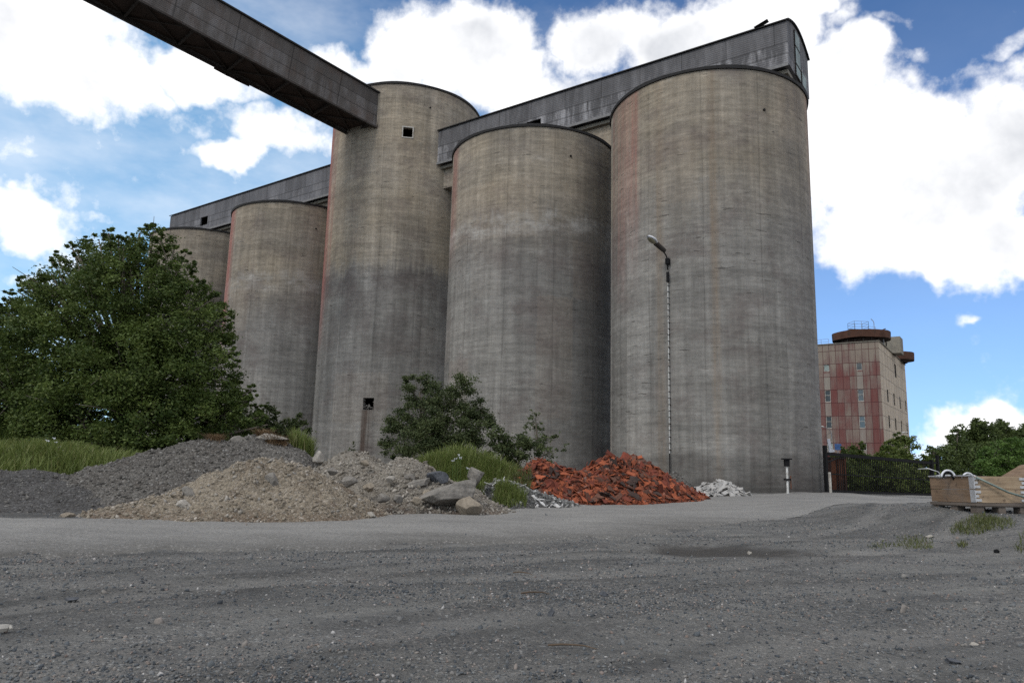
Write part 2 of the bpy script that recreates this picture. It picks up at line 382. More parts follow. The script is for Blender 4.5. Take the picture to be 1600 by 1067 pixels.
def facade(name, kind, pw=0.815, ph=1.76, L=20.0):
    m, t, bs = mat_new(name)
    uv = uvm(t); sep = t.add('ShaderNodeSeparateXYZ', {0: uv}, None); u, v = sep.outputs[0], sep.outputs[1]
    pu = t.math('DIVIDE', u, pw if kind == 'red' else pw * 3); pv = t.math('DIVIDE', v, ph)
    wn = t.add('ShaderNodeTexWhiteNoise', {'Vector': t.add('ShaderNodeCombineXYZ', {0: t.math('FLOOR', pu), 1: t.math('FLOOR', pv), 2: 0.0})}, 0, noise_dimensions='3D')
    wcol = t.add('ShaderNodeTexWhiteNoise', {'Vector': t.add('ShaderNodeCombineXYZ', {0: t.math('FLOOR', pu), 1: 0.0, 2: 3.0})}, 0, noise_dimensions='3D')
    drip = t.noise(t.mapv(uv, (2.6, 0.22, 1)), 1.0, 5.0, 0.65)
    pl = t.noise(uv, 0.35, 4.0, 0.6)
    if kind == 'red':
        k = t.math('ADD', t.math('MULTIPLY', wn, 0.40), t.math('MULTIPLY', wcol, 0.30))
        k = t.math('ADD', k, t.math('MULTIPLY', t.math('SUBTRACT', drip, 0.5), 1.1))
        k = t.math('ADD', k, t.math('MULTIPLY', t.math('SUBTRACT', pl, 0.5), 0.8))
        k = t.math('ADD', k, t.rng(v, 14.5, 17.4, 0.0, 0.45))
        k = t.math('ADD', k, 0.09)
        c = t.ramp(k, [(0.10, (0.140, 0.052, 0.047)), (0.36, (0.150, 0.076, 0.068)), (0.56, (0.170, 0.122, 0.106)), (0.80, (0.215, 0.180, 0.148))])
        pidx = t.math('FLOOR', pu)
        wc = t.math('MAXIMUM', t.math('COMPARE', pidx, 3.0, 0.1), t.math('COMPARE', pidx, 8.0, 0.1))
        wc = t.math('MULTIPLY', wc, t.math('LESS_THAN', v, 14.6))
        c = t.mix(t.math('MULTIPLY', wc, t.rng(drip, .30, .60, .9, .45)), c, (0.26, 0.245, 0.215))
        jc = (0.07, 0.022, 0.024)
    else:
        c = t.mul(t.mix(0.0, (0.46, 0.385, 0.295), (0, 0, 0)), t.rng(t.math('ADD', wn, t.math('MULTIPLY', drip, 0.8)), 0.2, 1.6, 0.86, 1.12))
        c = t.mix(t.rng(drip, 0.55, 0.72, 0, 0.35), c, (0.24, 0.20, 0.16))
        jc = (0.16, 0.13, 0.10)
    jm = t.math('MULTIPLY', t.rng(t.math('ABSOLUTE', t.math('SUBTRACT', t.math('FRACT', pu), 0.5)), 0.455, 0.485, 1.0, 0.0),
                t.rng(t.math('ABSOLUTE', t.math('SUBTRACT', t.math('FRACT', pv), 0.5)), 0.475, 0.49, 1.0, 0.0))
    c = t.mix(jm, jc, c)
    finish(t, bs, c, 0.85, jm, 0.6, 0.03, 0.25)
    return m

def leafmat(name, dark, light, yellow=None, trans=0.30):
    m, t, bs = mat_new(name)
    at_ = t.add('ShaderNodeAttribute', {}, 0, attribute_name='tint')
    sepc = t.add('ShaderNodeSeparateColor', {0: at_}, None)
    c = t.mix(sepc.outputs[0], dark, light)
    if yellow: c = t.mix(t.rng(sepc.outputs[1], 0.8, 1.0, 0, 0.7), c, yellow)
    finish(t, bs, c, 0.55, None, spec=0.25)
    tr = t.add('ShaderNodeBsdfTranslucent', {'Color': c})
    mx = t.add('ShaderNodeMixShader', {0: trans, 1: bs.outputs[0], 2: tr})
    t.l.new(mx, t.n['Material Output'].inputs[0])
    return m

def stonemat(name, stops, rough=0.85, bump=0.5, scale=18.0):
    """stones: each stone keeps one tint"""
    m, t, bs = mat_new(name)
    at_ = t.add('ShaderNodeAttribute', {}, 0, attribute_name='tint')
    sepc = t.add('ShaderNodeSeparateColor', {0: at_}, None)
    c = t.ramp(sepc.outputs[0], stops)
    oc = t.add('ShaderNodeTexCoord', out=3)
    n = t.noise(oc, scale, 5.0, 0.65)
    c = t.mul(c, t.rng(n, 0.3, 0.7, 0.75, 1.22))
    finish(t, bs, c, rough, n, bump, 0.01, 0.25)
    return m
def rockmat(name, a, b, scale=3.0):
    m, t, bs = mat_new(name)
    oc = t.add('ShaderNodeTexCoord', out=3)
    n = t.noise(oc, scale, 7.0, 0.65); n2 = t.noise(oc, scale * 5, 5.0, 0.6)
    c = t.mix(t.rng(n, 0.35, 0.65), a, b)
    c = t.mul(c, t.rng(n2, 0.3, 0.7, 0.75, 1.2))
    finish(t, bs, c, 0.9, t.math('ADD', n, t.math('MULTIPLY', n2, 0.6)), 0.7, 0.05, 0.2)
    return m
def pilemat(name, a, b, c3, scale=1.0, foot=None):
    """loose soil and gravel"""
    m, t, bs = mat_new(name)
    oc = t.add('ShaderNodeTexCoord', out=3)
    n = t.noise(oc, 0.9 * scale, 6.0, 0.6); n2 = t.noise(oc, 14 * scale, 5.0, 0.7)
    vo = t.add('ShaderNodeTexVoronoi', {'Vector': oc, 'Scale': 30.0 * scale}, None)
    sc = t.add('ShaderNodeSeparateColor', {0: vo.outputs['Color']}, None)
    c = t.mix(t.rng(n, 0.35, 0.65), a, b)
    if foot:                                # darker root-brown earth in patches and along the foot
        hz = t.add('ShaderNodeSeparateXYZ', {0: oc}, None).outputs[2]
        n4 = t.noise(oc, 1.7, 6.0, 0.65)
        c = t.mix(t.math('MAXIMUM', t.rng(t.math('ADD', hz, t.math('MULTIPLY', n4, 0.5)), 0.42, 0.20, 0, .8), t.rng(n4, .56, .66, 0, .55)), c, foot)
    c = t.mix(t.rng(sc.outputs[0], 0.72, 0.95, 0, 0.6), c, c3)
    c = t.mul(c, t.rng(n2, 0.28, 0.72, 0.62, 1.3))
    c = t.mul(c, t.rng(sc.outputs[1], 0, 1, 0.8, 1.2))
    finish(t, bs, c, 0.95, t.math('ADD', n2, t.math('MULTIPLY', vo.outputs['Distance'], -0.8)), 0.9, 0.04, 0.15)
    return m

M = {}
M['rim'] = simple('bitumen_edge', (0.025, 0.024, 0.024), 0.8)
M['dark'] = simple('dark_void', (0.012, 0.011, 0.010), 0.9)
M['beam'] = None
M['frame_w'] = simple('weathered_white_frame', (0.42, 0.40, 0.36), 0.7, dirt=(0.16, 0.12, 0.09))
M['black'] = simple('black_paint', (0.009, 0.009, 0.010), 0.75, spec=0.15)
M['steel_dark'] = simple('dark_steel', (0.045, 0.038, 0.034), 0.75, dirt=(0.03, 0.02, 0.016))
M['rust'] = simple('rusty_steel', (0.13, 0.050, 0.026), 0.85, 0.4, 0.9, dirt=(0.055, 0.028, 0.02))
M['rust_dk'] = simple('dark_rusty_steel', (0.045, 0.030, 0.024), 0.85, 0.4, 0.9)
M['galv'] = simple('galvanised_steel', (0.48, 0.49, 0.50), 0.42, 0.2, 14, metal=0.6)
M['white_paint'] = simple('dull_white_paint', (0.55, 0.55, 0.53), 0.6, dirt=(0.25, 0.22, 0.19))
M['white_plastic'] = simple('white_plastic', (0.60, 0.61, 0.64), 0.4, 0.1, 3)
M['glass'] = simple('dark_glass', (0.06, 0.075, 0.085), 0.08, 0.3, 0.6, bump=0.02, spec=0.8)
M['glass_lt'] = simple('dusty_glass', (0.22, 0.27, 0.26), 0.6, 0.3, 1.2, bump=0.02, spec=0.25)
M['tank_rust'] = simple('brown_rusty_tank', (0.078, 0.036, 0.023), 0.9, 0.4, 0.7, dirt=(0.035, 0.022, 0.017))
M['blue'] = simple('blue_paint', (0.04, 0.09, 0.22), 0.6)
M['bark'] = simple('bark', (0.11, 0.095, 0.075), 0.9, 0.35, 8, 0.6)
M['twig'] = simple('dry_twig', (0.09, 0.065, 0.045), 0.9)

# ------------------------------------------------------------------ ground
def ground_z(x, y):
    x = np.asarray(x, float); y = np.asarray(y, float)
    z = 0.30 * sst(5.6, 8.6, x) * sst(6.5, 11.5, y) * (1 - sst(15.5, 21.0, y)) * (1 - sst(16, 30, x))
    z = z - 0.30 * sst(13.5, 19.0, x) * sst(26, 33, y)
    z = z + 0.45 * sst(-5.5, -9.5, x) * sst(13.0, 18.0, y)
    near = 1 - sst(40, 70, np.hypot(x, y))
    z = z + near * (0.11 * fbm(x * 0.28, y * 0.28, 3, 3) + 0.05 * fbm(x * 1.1, y * 1.1, 3, 11))
    return z
def axis(lo, hi, step, far, grow=1.22):
    a = list(np.arange(lo, hi + 1e-6, step)); s = step
    while a[-1] < far: s *= grow; a.append(a[-1] + s)
    s = step
    while a[0] > -far: s *= grow; a.insert(0, a[0] - s)
    return np.array(a)
def road_mask_edges():
    far = np.array([(-60, 6.5), (-14, 9.3), (-9, 10.0), (-4.6, 11.2), (-2.3, 13.0), (-0.4, 14.3), (0.9, 16.4), (2.6, 18.4), (6.0, 23.0), (8.9, 27.0), (11.4, 29.7), (13.7, 31.4), (19, 37), (40, 60)], float)
    near = np.array([(-60, -1.0), (-14, 4.4), (-9, 5.8), (-4.7, 7.0), (0.0, 9.1), (2.1, 11.0), (5.5, 14.4), (8.2, 17.6), (11.2, 21.2), (17.0, 27.5), (21.5, 33.5), (26, 39.5), (44, 57)], float)
    return far, near

TRACKS = [(6, -2, 11.3, .20, .55), (6, -2, 12.8, .20, .45), (8.5, -7, 13.2, .22, .5), (8.5, -7, 14.7, .22, .4), (-7, 24, 17.2, .22, .5), (-7, 24, 18.7, .24, .5), (-16, -6, 14.0, .22, .4)]
def ruts(x, y):
    z = 0
    for (cx, cy, R, w, a) in TRACKS:
        d = np.abs(np.hypot(x - cx, y - cy) - R + .25 * fbm(x * .8, y * .8, 2, 77))
        z = z - .007 * (1 - sst(w * .6, w * 1.1, d)) + .007 * (1 - sst(0, w * .5, np.abs(d - w * 1.4)))
    return z
def ground_material():
    m, t, bs = mat_new('gravel_yard')
    uv = t.add('ShaderNodeTexCoord', out=3)
    big = t.noise(uv, 0.22, 5.0, 0.6); mid = t.noise(t.mapv(uv, (0.8, 1.5, 1)), 1.0, 6.0, 0.62)
    fine = t.noise(uv, 15.0, 8.0, 0.8); grit = t.noise(uv, 75.0, 3.0, 0.7)
    vo = t.add('ShaderNodeTexVoronoi', {'Vector': uv, 'Scale': 62.0}, None)
    sc = t.add('ShaderNodeSeparateColor', {0: vo.outputs['Color']}, None)
    trk = t.noise(t.add('ShaderNodeVectorRotate', {'Vector': uv, 'Angle': 0.5}, rotation_type='Z_AXIS'), 1.0, 1.0)
    tv = t.mapv(t.add('ShaderNodeVectorRotate', {'Vector': uv, 'Angle': -0.55}, rotation_type='Z_AXIS'), (0.16, 1.3, 1))
    trk = t.noise(tv, 1.0, 5.0, 0.6, 0.6)
    c = t.mix(t.rng(mid, 0.40, 0.60), (0.172, 0.170, 0.160), (0.098, 0.098, 0.096))
    c = t.mix(t.rng(big, 0.40, 0.60, 0, 0.75), c, (0.092, 0.091, 0.087))
    c = t.mul(c, t.rng(trk, 0.36, 0.62, 1.24, 0.68))
    for (cx, cy, R, w_, amt) in TRACKS:                 # compacted, dusty wheel tracks with churned edges
        dr = t.vmath('LENGTH', t.vmath('MULTIPLY', t.vmath('SUBTRACT', uv, (cx, cy, 0)), (1, 1, 0)), out=1)
        dr = t.math('ADD', t.math('SUBTRACT', dr, R), t.math('MULTIPLY', t.math('SUBTRACT', mid, 0.5), 0.5))
        ad = t.math('ABSOLUTE', dr); brk = t.rng(big, 0.38, 0.55, 0.35, 1.0)
        c = t.mix(t.math('MULTIPLY', t.math('MULTIPLY', t.rng(ad, w_, w_ * .5), brk), amt), c, (0.200, 0.194, 0.182))
        c = t.mul(c, t.rng(t.math('ABSOLUTE', t.math('SUBTRACT', ad, w_ * 1.35)), 0.0, w_ * .5, 0.80, 1.0))
    tint = t.ramp(sc.outputs[0], [(0.0, (0.050, 0.053, 0.058)), (0.45, (0.115, 0.114, 0.112)), (0.75, (0.17, 0.163, 0.15)), (0.93, (0.185, 0.165, 0.15)), (0.98, (0.34, 0.35, 0.34))])
    rocky = t.rng(t.noise(uv, 0.9, 4.0, 0.6), 0.40, 0.62, 0.12, 0.85)
    c = t.mix(t.math('MULTIPLY', t.rng(fine, 0.38, 0.58, 0.15, 1.0), rocky), c, tint)
    c = t.mul(c, t.rng(fine, 0.28, 0.72, 0.66, 1.32))
    c = t.mul(c, t.rng(grit, 0.25, 0.75, 0.66, 1.34))
    # damp hollow with darker, browner mud
    sp_ = t.vmath('MULTIPLY', t.vmath('SUBTRACT', uv, (2.75, 9.05, 0)), (0.62, 1.25, 0))
    wet = t.rng(t.math('ADD', t.vmath('LENGTH', sp_, out=1), t.math('MULTIPLY', t.math('SUBTRACT', t.noise(uv, 1.6, 6.0, 0.65), 0.5), 1.1)), 0.85, 0.45)
    c = t.mix(t.math('MULTIPLY', wet, 0.9), c, (0.038, 0.034, 0.029))
    # darker grey patch on the left below the heaps
    sl = t.vmath('MULTIPLY', t.vmath('SUBTRACT', uv, (-8.4, 12.0, 0)), (0.30, 0.6, 0))
    c = t.mix(t.math('MULTIPLY', t.rng(t.vmath('LENGTH', sl, out=1), 1.2, 0.5), 0.5), c, (0.055, 0.054, 0.053))
    hgt = t.math('ADD', t.math('ADD', fine, t.math('MULTIPLY', grit, 0.35)), t.math('MULTIPLY', vo.outputs['Distance'], -0.6))
    rough = t.rng(wet, 0, 1, 0.92, 0.6)
    finish(t, bs, c, rough, hgt, 0.9, 0.022, 0.22)
    return m
def asphalt_material():
    m, t, bs = mat_new('worn_asphalt')
    uv = t.add('ShaderNodeTexCoord', out=3)
    big = t.noise(uv, 0.3, 5.0, 0.6); fine = t.noise(uv, 22.0, 8.0, 0.82); mid = t.noise(t.mapv(uv, (0.6, 2.0, 1)), 1.0, 5.0, 0.6)
    vo = t.add('ShaderNodeTexVoronoi', {'Vector': uv, 'Scale': 55.0}, None)
    sc = t.add('ShaderNodeSeparateColor', {0: vo.outputs['Color']}, None)
    c = t.mix(t.rng(big, 0.35, 0.65), (0.215, 0.210, 0.198), (0.175, 0.171, 0.163))
    ed = t.add('ShaderNodeSeparateColor', {0: t.add('ShaderNodeAttribute', {}, 0, attribute_name='tint')}, None).outputs[0]
    ed = t.math('ADD', ed, t.math('MULTIPLY', t.math('SUBTRACT', t.noise(t.mapv(uv, (0.5, 1.2, 1)), 1.0, 6.0, 0.65), 0.5), 0.9))
    c = t.mix(t.rng(ed, 0.95, 0.10), c, (0.118, 0.114, 0.106))
    c = t.mul(c, t.rng(mid, 0.3, 0.7, 0.84, 1.12))
    c = t.mul(c, t.rng(fine, 0.25, 0.75, 0.62, 1.34))
    c = t.mix(t.rng(sc.outputs[0], 0.86, 0.95, 0, 0.55), c, (0.30, 0.29, 0.28))
    c = t.mix(t.rng(sc.outputs[1], 0.86, 0.95, 0, 0.55), c, (0.06, 0.06, 0.06))
    finish(t, bs, c, 0.88, t.math('ADD', fine, t.math('MULTIPLY', vo.outputs['Distance'], -0.4)), 0.6, 0.012, 0.25)
    return m
def build_ground():
    xs = axis(-14, 16, 0.11, 2500); ys = axis(1.0, 30, 0.11, 2500)
    X, Y = np.meshgrid(xs, ys); Z = ground_z(X, Y)
    inn = (np.abs(X) < 16) & (Y > 0) & (Y < 31)
    Z = Z + np.where(inn, 0.022 * fbm(X * 3.1, Y * 3.1, 3, 29) + ruts(X, Y), 0)
    Z = Z - np.where(np.hypot((X - 2.75) / 1.3, (Y - 9.05) / 0.7) < 1.4, 0.05 * (1 - sst(0.2, 1.4, np.hypot((X - 2.75) / 1.3, (Y - 9.05) / 0.7))), 0)
    V = np.stack([X, Y, Z], -1).reshape(-1, 3)
    nx, ny = len(xs), len(ys)
    i = np.arange(nx * ny).reshape(ny, nx)
    Q = np.stack([i[:-1, :-1], i[:-1, 1:], i[1:, 1:], i[1:, :-1]], -1).reshape(-1, 4)
    o = mesh_obj('ground', V, Q, ground_material(), smooth=True)
    tag(o, 'grey gravel yard with tyre marks', 'ground', kind='structure')
    # road, laid as a sheet over the ground
    far, near = road_mask_edges()
    def resample(P, n):
        s = np.r_[0, np.cumsum(np.hypot(*np.diff(P, axis=0).T))]
        # denser where the picture is
        tt = np.interp(np.linspace(0, 1, n), [0, .06, .94, 1], [0, 0.56 * s[-1] * 0.72, s[-1] * 0.80, s[-1]])
        return np.stack([np.interp(tt, s, P[:, 0]), np.interp(tt, s, P[:, 1])], -1)
    n, k = 520, 60
    A = resample(near, n); B = resample(far, n)
    A = A + (fbm(A[:, 0] * 1.7, A[:, 1] * 1.7, 5, 5, 0.65)[:, None] * np.array([0.5, -0.9])) * (0.5 + 1.5 * (1 - sst(1.0, 5.0, A[:, 0])))[:, None]
    B = B + fbm(B[:, 0] * 1.3, B[:, 1] * 1.3, 4, 8, 0.6)[:, None] * np.array([-0.6, 0.6])
    w = np.linspace(0, 1, k)
    G = A[:, None] * (1 - w)[None, :, None] + B[:, None] * w[None, :, None]
    zz = ground_z(G[..., 0], G[..., 1]) + 0.026
    edge = np.minimum(w, 1 - w) * 30; zz = zz - 0.05 * (1 - np.clip(edge, 0, 1))[None, :]
    # the right hand stretch keeps a broken, standing edge
    keep = sst(4.0, 6.0, G[:, 0, 0]); zz[:, 0] += 0.03 * keep; 
    V = np.concatenate([G, zz[..., None]], -1).reshape(-1, 3)
    i = np.arange(n * k).reshape(n, k)
    Q = np.stack([i[:-1, :-1], i[1:, :-1], i[1:, 1:], i[:-1, 1:]], -1).reshape(-1, 4)
    inner = np.clip(w[None, :] * 2.2 + 1.0 * sst(3.0, 6.5, G[:, :1, 0]), 0, 1)      # how far in from the gravelly edge
    o = mesh_obj('road', V, Q, asphalt_material(), smooth=True, col=np.repeat(inner.reshape(-1, 1), 3, axis=1))
    tag(o, 'worn pale asphalt road curving towards the black gate', 'road', kind='structure')
build_ground()

# ------------------------------------------------------------------ stones in bulk
ICO_V = None
def ico():
    p = (1 + 5 ** .5) / 2
    v = np.array([(-1, p, 0), (1, p, 0), (-1, -p, 0), (1, -p, 0), (0, -1, p), (0, 1, p), (0, -1, -p), (0, 1, -p), (p, 0, -1), (p, 0, 1), (-p, 0, -1), (-p, 0, 1)], float)
    v /= np.linalg.norm(v[0])
    f = np.array([(0, 11, 5), (0, 5, 1), (0, 1, 7), (0, 7, 10), (0, 10, 11), (1, 5, 9), (5, 11, 4), (11, 10, 2), (10, 7, 6), (7, 1, 8), (3, 9, 4), (3, 4, 2), (3, 2, 6), (3, 6, 8), (3, 8, 9), (4, 9, 5), (2, 4, 11), (6, 2, 10), (8, 6, 7), (9, 8, 1)])
    return v, f
def rand_rot(n, r):
    q = r.normal(size=(n, 4)); q /= np.linalg.norm(q, axis=1)[:, None]
    w, x, y, z = q.T
    return np.stack([np.stack([1 - 2 * (y * y + z * z), 2 * (x * y - z * w), 2 * (x * z + y * w)], -1),
                     np.stack([2 * (x * y + z * w), 1 - 2 * (x * x + z * z), 2 * (y * z - x * w)], -1),
                     np.stack([2 * (x * z - y * w), 2 * (y * z + x * w), 1 - 2 * (x * x + y * y)], -1)], 1)
def stones(P, S, r, flat=0.6):
    """angular pebbles at P with sizes S -> V, F, tint"""
    v, f = ico(); n = len(P)
    jit = 1 + 0.28 * r.normal(size=(n, 12))
    sc = np.stack([1 + 0.25 * r.normal(size=n), 0.85 + 0.2 * r.normal(size=n), flat * (1 + 0.25 * r.normal(size=n))], -1).clip(0.3, 1.7)
    A = v[None] * jit[..., None] * sc[:, None, :] * S[:, None, None]
    A = np.einsum('nij,nkj->nki', rand_rot(n, r), A)
    V = (A + P[:, None, :]).reshape(-1, 3)
    Fc = (f[None] + (np.arange(n) * 12)[:, None, None]).reshape(-1, 3)
    tint = np.repeat(r.random((n, 3)), 12, axis=0)
    return V, Fc, tint

M['gravel'] = stonemat('yard_stones', [(0.0, (0.042, 0.048, 0.056)), (0.35, (0.090, 0.100, 0.108)), (0.65, (0.145, 0.148, 0.148)), (0.86, (0.20, 0.188, 0.172)), (0.972, (0.19, 0.145, 0.125)), (0.992, (0.36, 0.35, 0.34))])
def build_gravel():
    r = np.random.default_rng(21)
    # distance drawn so that nearer ground gets more; drifts and bare, trodden patches
    n = 130000
    d = 2.7 + 15.0 * r.random(n) ** 1.9
    a = (r.random(n) - 0.5) * 1.45
    x = d * np.sin(a); y = d * np.cos(a)
    pat = fbm(x * 0.55 + .8 * y * .3, y * 0.9, 4, 51)
    dens = 0.10 + 2.2 * np.clip(pat + 0.16, 0, 1) ** 1.25 + .35 * (1 - sst(3.0, 5.0, d))
    dens = dens * sst(.5, 1.2, np.hypot((x - 2.75) * .62, (y - 9.05) * 1.25) + .6 * fbm(x * 1.6, y * 1.6, 3, 5))   # few in the muddy hollow
    keep = r.random(n) < np.clip(dens, 0, 1)
    x, y, d, pat = x[keep], y[keep], d[keep], pat[keep]
    s = 0.0035 + 0.0075 * r.random(len(x)) ** 2.2 + 0.00075 * d * r.random(len(x))
    s = np.where(r.random(len(x)) < 0.010, s * 2.2, s)
    z = ground_z(x, y) + 0.022 * fbm(x * 3.1, y * 3.1, 3, 29) + ruts(x, y) + s * 0.15
    V, Fc, tint = stones(np.stack([x, y, z], -1), s, r, .55)
    o = mesh_obj('gravel', V, Fc, M['gravel'], col=tint)
    tag(o, 'loose dark grey stones strewn over the yard', 'gravel', kind='stuff')
build_gravel()

# ------------------------------------------------------------------ silos
UROW = np.array([-0.81558, 0.57864]); NROW = np.array([-0.57864, -0.81558])   # along the row (away), towards the viewer
C1 = np.array([9.596, 34.234]); RS = 4.776; HS = 18.438
KT = 1.030
CT = np.array([-7.83, 48.112]) * KT; RTW = 5.14 * KT; HTW = 1 + 23.782 * KT
GZ0, GZ1, GOFF, GWID = 20.36, 22.60, -0.236, 4.2
def ang_at(C, p):     # angle on a cylinder seen from above, of a point p
    return math.atan2(p[1] - C[1], p[0] - C[0])
def silo_shell(name, C, R, H, mat, parent, seg=160, holes=(), depth=0.35, z0=-0.6):
    """holes: (angle, half segments, z low, z high)"""
    zs = sorted(set([z0, 0.0, H] + [z for h in holes for z in h[2:4]]))
    da = 2 * math.pi / seg
    a_seam = math.pi / 2
    off = a_seam
    V = []; UV = []
    rows = len(zs)
    for z in zs:
        for i in range(seg + 1):
            a = off + i * da
            V.append((R * math.cos(a), R * math.sin(a), z)); UV.append((i * da * R, z))
    Fq = []
    W = seg + 1
    hole_cells = {}
    for h in holes:
        i0 = int(round(((h[0] - off) % (2 * math.pi)) / da)) - h[1]; i1 = i0 + 2 * h[1]
        hole_cells[(i0, i1)] = h
    for k in range(rows - 1):
        zm = (zs[k] + zs[k + 1]) / 2
        for i in range(seg):
            if any(i0 <= i < i1 and h[2] < zm < h[3] for (i0, i1), h in hole_cells.items()): continue
            Fq.append([k * W + i, k * W + i + 1, (k + 1) * W + i + 1, (k + 1) * W + i])
    for (i0, i1), h in hole_cells.items():      # reveals
        b = len(V)
        a0, a1 = off + i0 * da, off + i1 * da
        for (rad, z, a) in ((R, h[2], a0), (R, h[2], a1), (R, h[3], a1), (R, h[3], a0)):
            V.append((rad * math.cos(a), rad * math.sin(a), z)); UV.append(((a - off) * R, z))
        for (z, a) in ((h[2], a0), (h[2], a1), (h[3], a1), (h[3], a0)):
            V.append(((R - depth) * math.cos(a), (R - depth) * math.sin(a), z)); UV.append(((a - off) * R, z))
        for q in range(4): Fq.append([b + q, b + 4 + q, b + 4 + (q + 1) % 4, b + (q + 1) % 4])
    o = mesh_obj(name, V, Fq, mat, parent, uv=UV)
    for p in o.data.polygons: p.use_smooth = True
    return o
def silo_roof(parent, R, H, seg=96):
    m = MB(); V = []
    prof = [(R - 0.05, H - 0.02), (R + 0.07, H + 0.0), (R + 0.09, H + 0.13), (R - 0.1, H + 0.15), (0.001, H + 0.55)]
    for (r, z) in prof:
        for i in range(seg): a = 2 * math.pi * i / seg; V.append((r * math.cos(a), r * math.sin(a), z + 0.02 * math.sin(a * 7) * (r > 1) * (z > H + .05)))
    Fq = []
    for k in range(len(prof) - 1):
        for i in range(seg): j = (i + 1) % seg; Fq.append([k * seg + i, k * seg + j, (k + 1) * seg + j, (k + 1) * seg + i])
    m.raw(V, Fq); return m.build('roof', M['rim'], parent)
def facing(C, da=0.0):     # angle of the cylinder side that looks at the camera, plus da
    return math.atan2(-C[1], -C[0]) + da
def uarc(C, R, a):         # arc metres in the UV for a given angle
    return ((a - math.pi / 2) % (2 * math.pi)) * R
def hole_stub(parent, R, a, z):  # near-black stub: its colour gives the shade inside a small weep hole
    m = MB(); d = np.array([math.cos(a), math.sin(a), 0])
    m.tube([d * (R - 0.1) + [0, 0, z], d * (R + 0.05) + [0, 0, z]], 0.06, 10); return m.build('dark_hole_stub', M['dark'], parent)

cs = {}
C2 = C1 + UROW * 10.516; C3 = C1 + UROW * 32.064; C4 = C1 + UROW * 43.494
GR = 'round concrete silos in the row'
def silo(C, label, mat, hole_stubs=()):
    s = empty('silo', (C[0], C[1], 0), label, 'silo', GR)
    silo_shell('wall', C, RS, HS, mat, s)
    silo_roof(s, RS, HS)
    for (da, z) in hole_stubs: hole_stub(s, RS, facing(C, da), z)
    return s
f1, f2, f3, f4, ft = facing(C1), facing(C2), facing(C3), facing(C4), facing(CT)
brown = (0.21, 0.155, 0.105)
silo(C1, 'nearest and widest grey concrete silo, with the tall lamp on its wall',
     concrete('silo_concrete_near', 1, 13.4, [(uarc(C1, RS, f1 - 0.92), 1.3, 8.0, .34), (uarc(C1, RS, f1 - 0.74), .30, 10, .4), (uarc(C1, RS, f1 - 1.2), .25, 9, .3), (uarc(C1, RS, f1 + 1.3), .5, 11, .25)], damp=1.35, dkamt=.28,
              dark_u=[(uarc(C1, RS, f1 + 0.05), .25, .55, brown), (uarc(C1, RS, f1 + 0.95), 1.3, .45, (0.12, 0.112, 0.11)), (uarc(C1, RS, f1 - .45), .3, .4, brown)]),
     [(0.55, 16.6)])
silo(C2, 'second nearest concrete silo, behind the red tile heap',
     concrete('silo_concrete_second', 2, 13.4, [(uarc(C2, RS, f2 - 1.22), .8, 11.0, .62)], pale=13.2, dkamt=.5,
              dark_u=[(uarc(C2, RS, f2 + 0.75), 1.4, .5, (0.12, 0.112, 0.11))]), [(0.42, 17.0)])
silo(C3, 'concrete silo just behind the left side of the tall tower silo',
     concrete('silo_concrete_third', 3, 12.2, [(uarc(C3, RS, f3 - 1.33), 1.15, 6.5, .95)], pale=12.8, dkamt=.45,
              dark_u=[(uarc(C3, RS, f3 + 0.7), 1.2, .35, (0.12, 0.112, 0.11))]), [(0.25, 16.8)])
silo(C4, 'farthest concrete silo, half hidden by the big leafy tree',
     concrete('silo_concrete_far', 4, 13.8, None, dkamt=.3))
# the tall tower silo
tw = empty('silo', (CT[0], CT[1], 0), 'tallest concrete silo, where the dark conveyor bridge ends', 'silo', GR)
aw = ang_at(CT, (-6.959 * KT, 43.046 * KT)); ao = ang_at(CT, (-8.560 * KT, 43.024 * KT))
WZ0, WZ1, OZ0, OZ1 = 21.75, 22.49, 3.88, 4.62
mt = concrete('silo_concrete_tower', 5, 13.0, soft=0.3, red_u= [(uarc(CT, RTW, ft - 1.38), 1.35, 7.5, 1.0), (uarc(CT, RTW, ft - 1.1), .3, 10.0, .35)],
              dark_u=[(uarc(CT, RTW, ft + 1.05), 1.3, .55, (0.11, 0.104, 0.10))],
              runs=[(uarc(CT, RTW, ao) - .06, .42, -.3, 3.86, (0.085, 0.062, 0.050))])
silo_shell('wall', CT, RTW, HTW, mt, tw, 192, [(aw, 2, WZ0, WZ1), (ao, 2, OZ0, OZ1)])
silo_roof(tw, RTW, HTW)
hole_stub(tw, RTW, ang_at(CT, at(671, 167, 43.6 * KT)[:2]), 24.1)
def arc_frame(parent, C, R, a, hw, z0, z1, name, mat, th=0.075, out=0.05):
    m = MB(); t = np.array([-math.sin(a), math.cos(a), 0]); n = np.array([math.cos(a), math.sin(a), 0]); k = np.array([0, 0, 1.0])
    c = n * (R - 0.05); ax = (t, n, k); zc = (z0 + z1) / 2
    for s in (-1, 1): m.box(c + t * s * hw + k * zc, (th, 0.16, z1 - z0 + th), ax)
    m.box(c + k * (z0 - 0.002), (2 * hw - th - .004, 0.155, th), ax); m.box(c + k * (z1 + 0.002), (2 * hw - th - .004, 0.155, th), ax)
    return m.build(name, mat, parent)
da_w = 2 * math.pi / 192
aws = math.pi / 2 + round(((aw - math.pi / 2) % (2 * math.pi)) / da_w) * da_w
aos = math.pi / 2 + round(((ao - math.pi / 2) % (2 * math.pi)) / da_w) * da_w
fr = arc_frame(tw, CT, RTW, aws, 0.345, WZ0, WZ1, 'window_frame', M['frame_w'])
fr['label'] = 'white framed empty window'
M['rubble_c'] = rockmat('broken_concrete', (0.20, 0.19, 0.175), (0.13, 0.12, 0.11), 4)
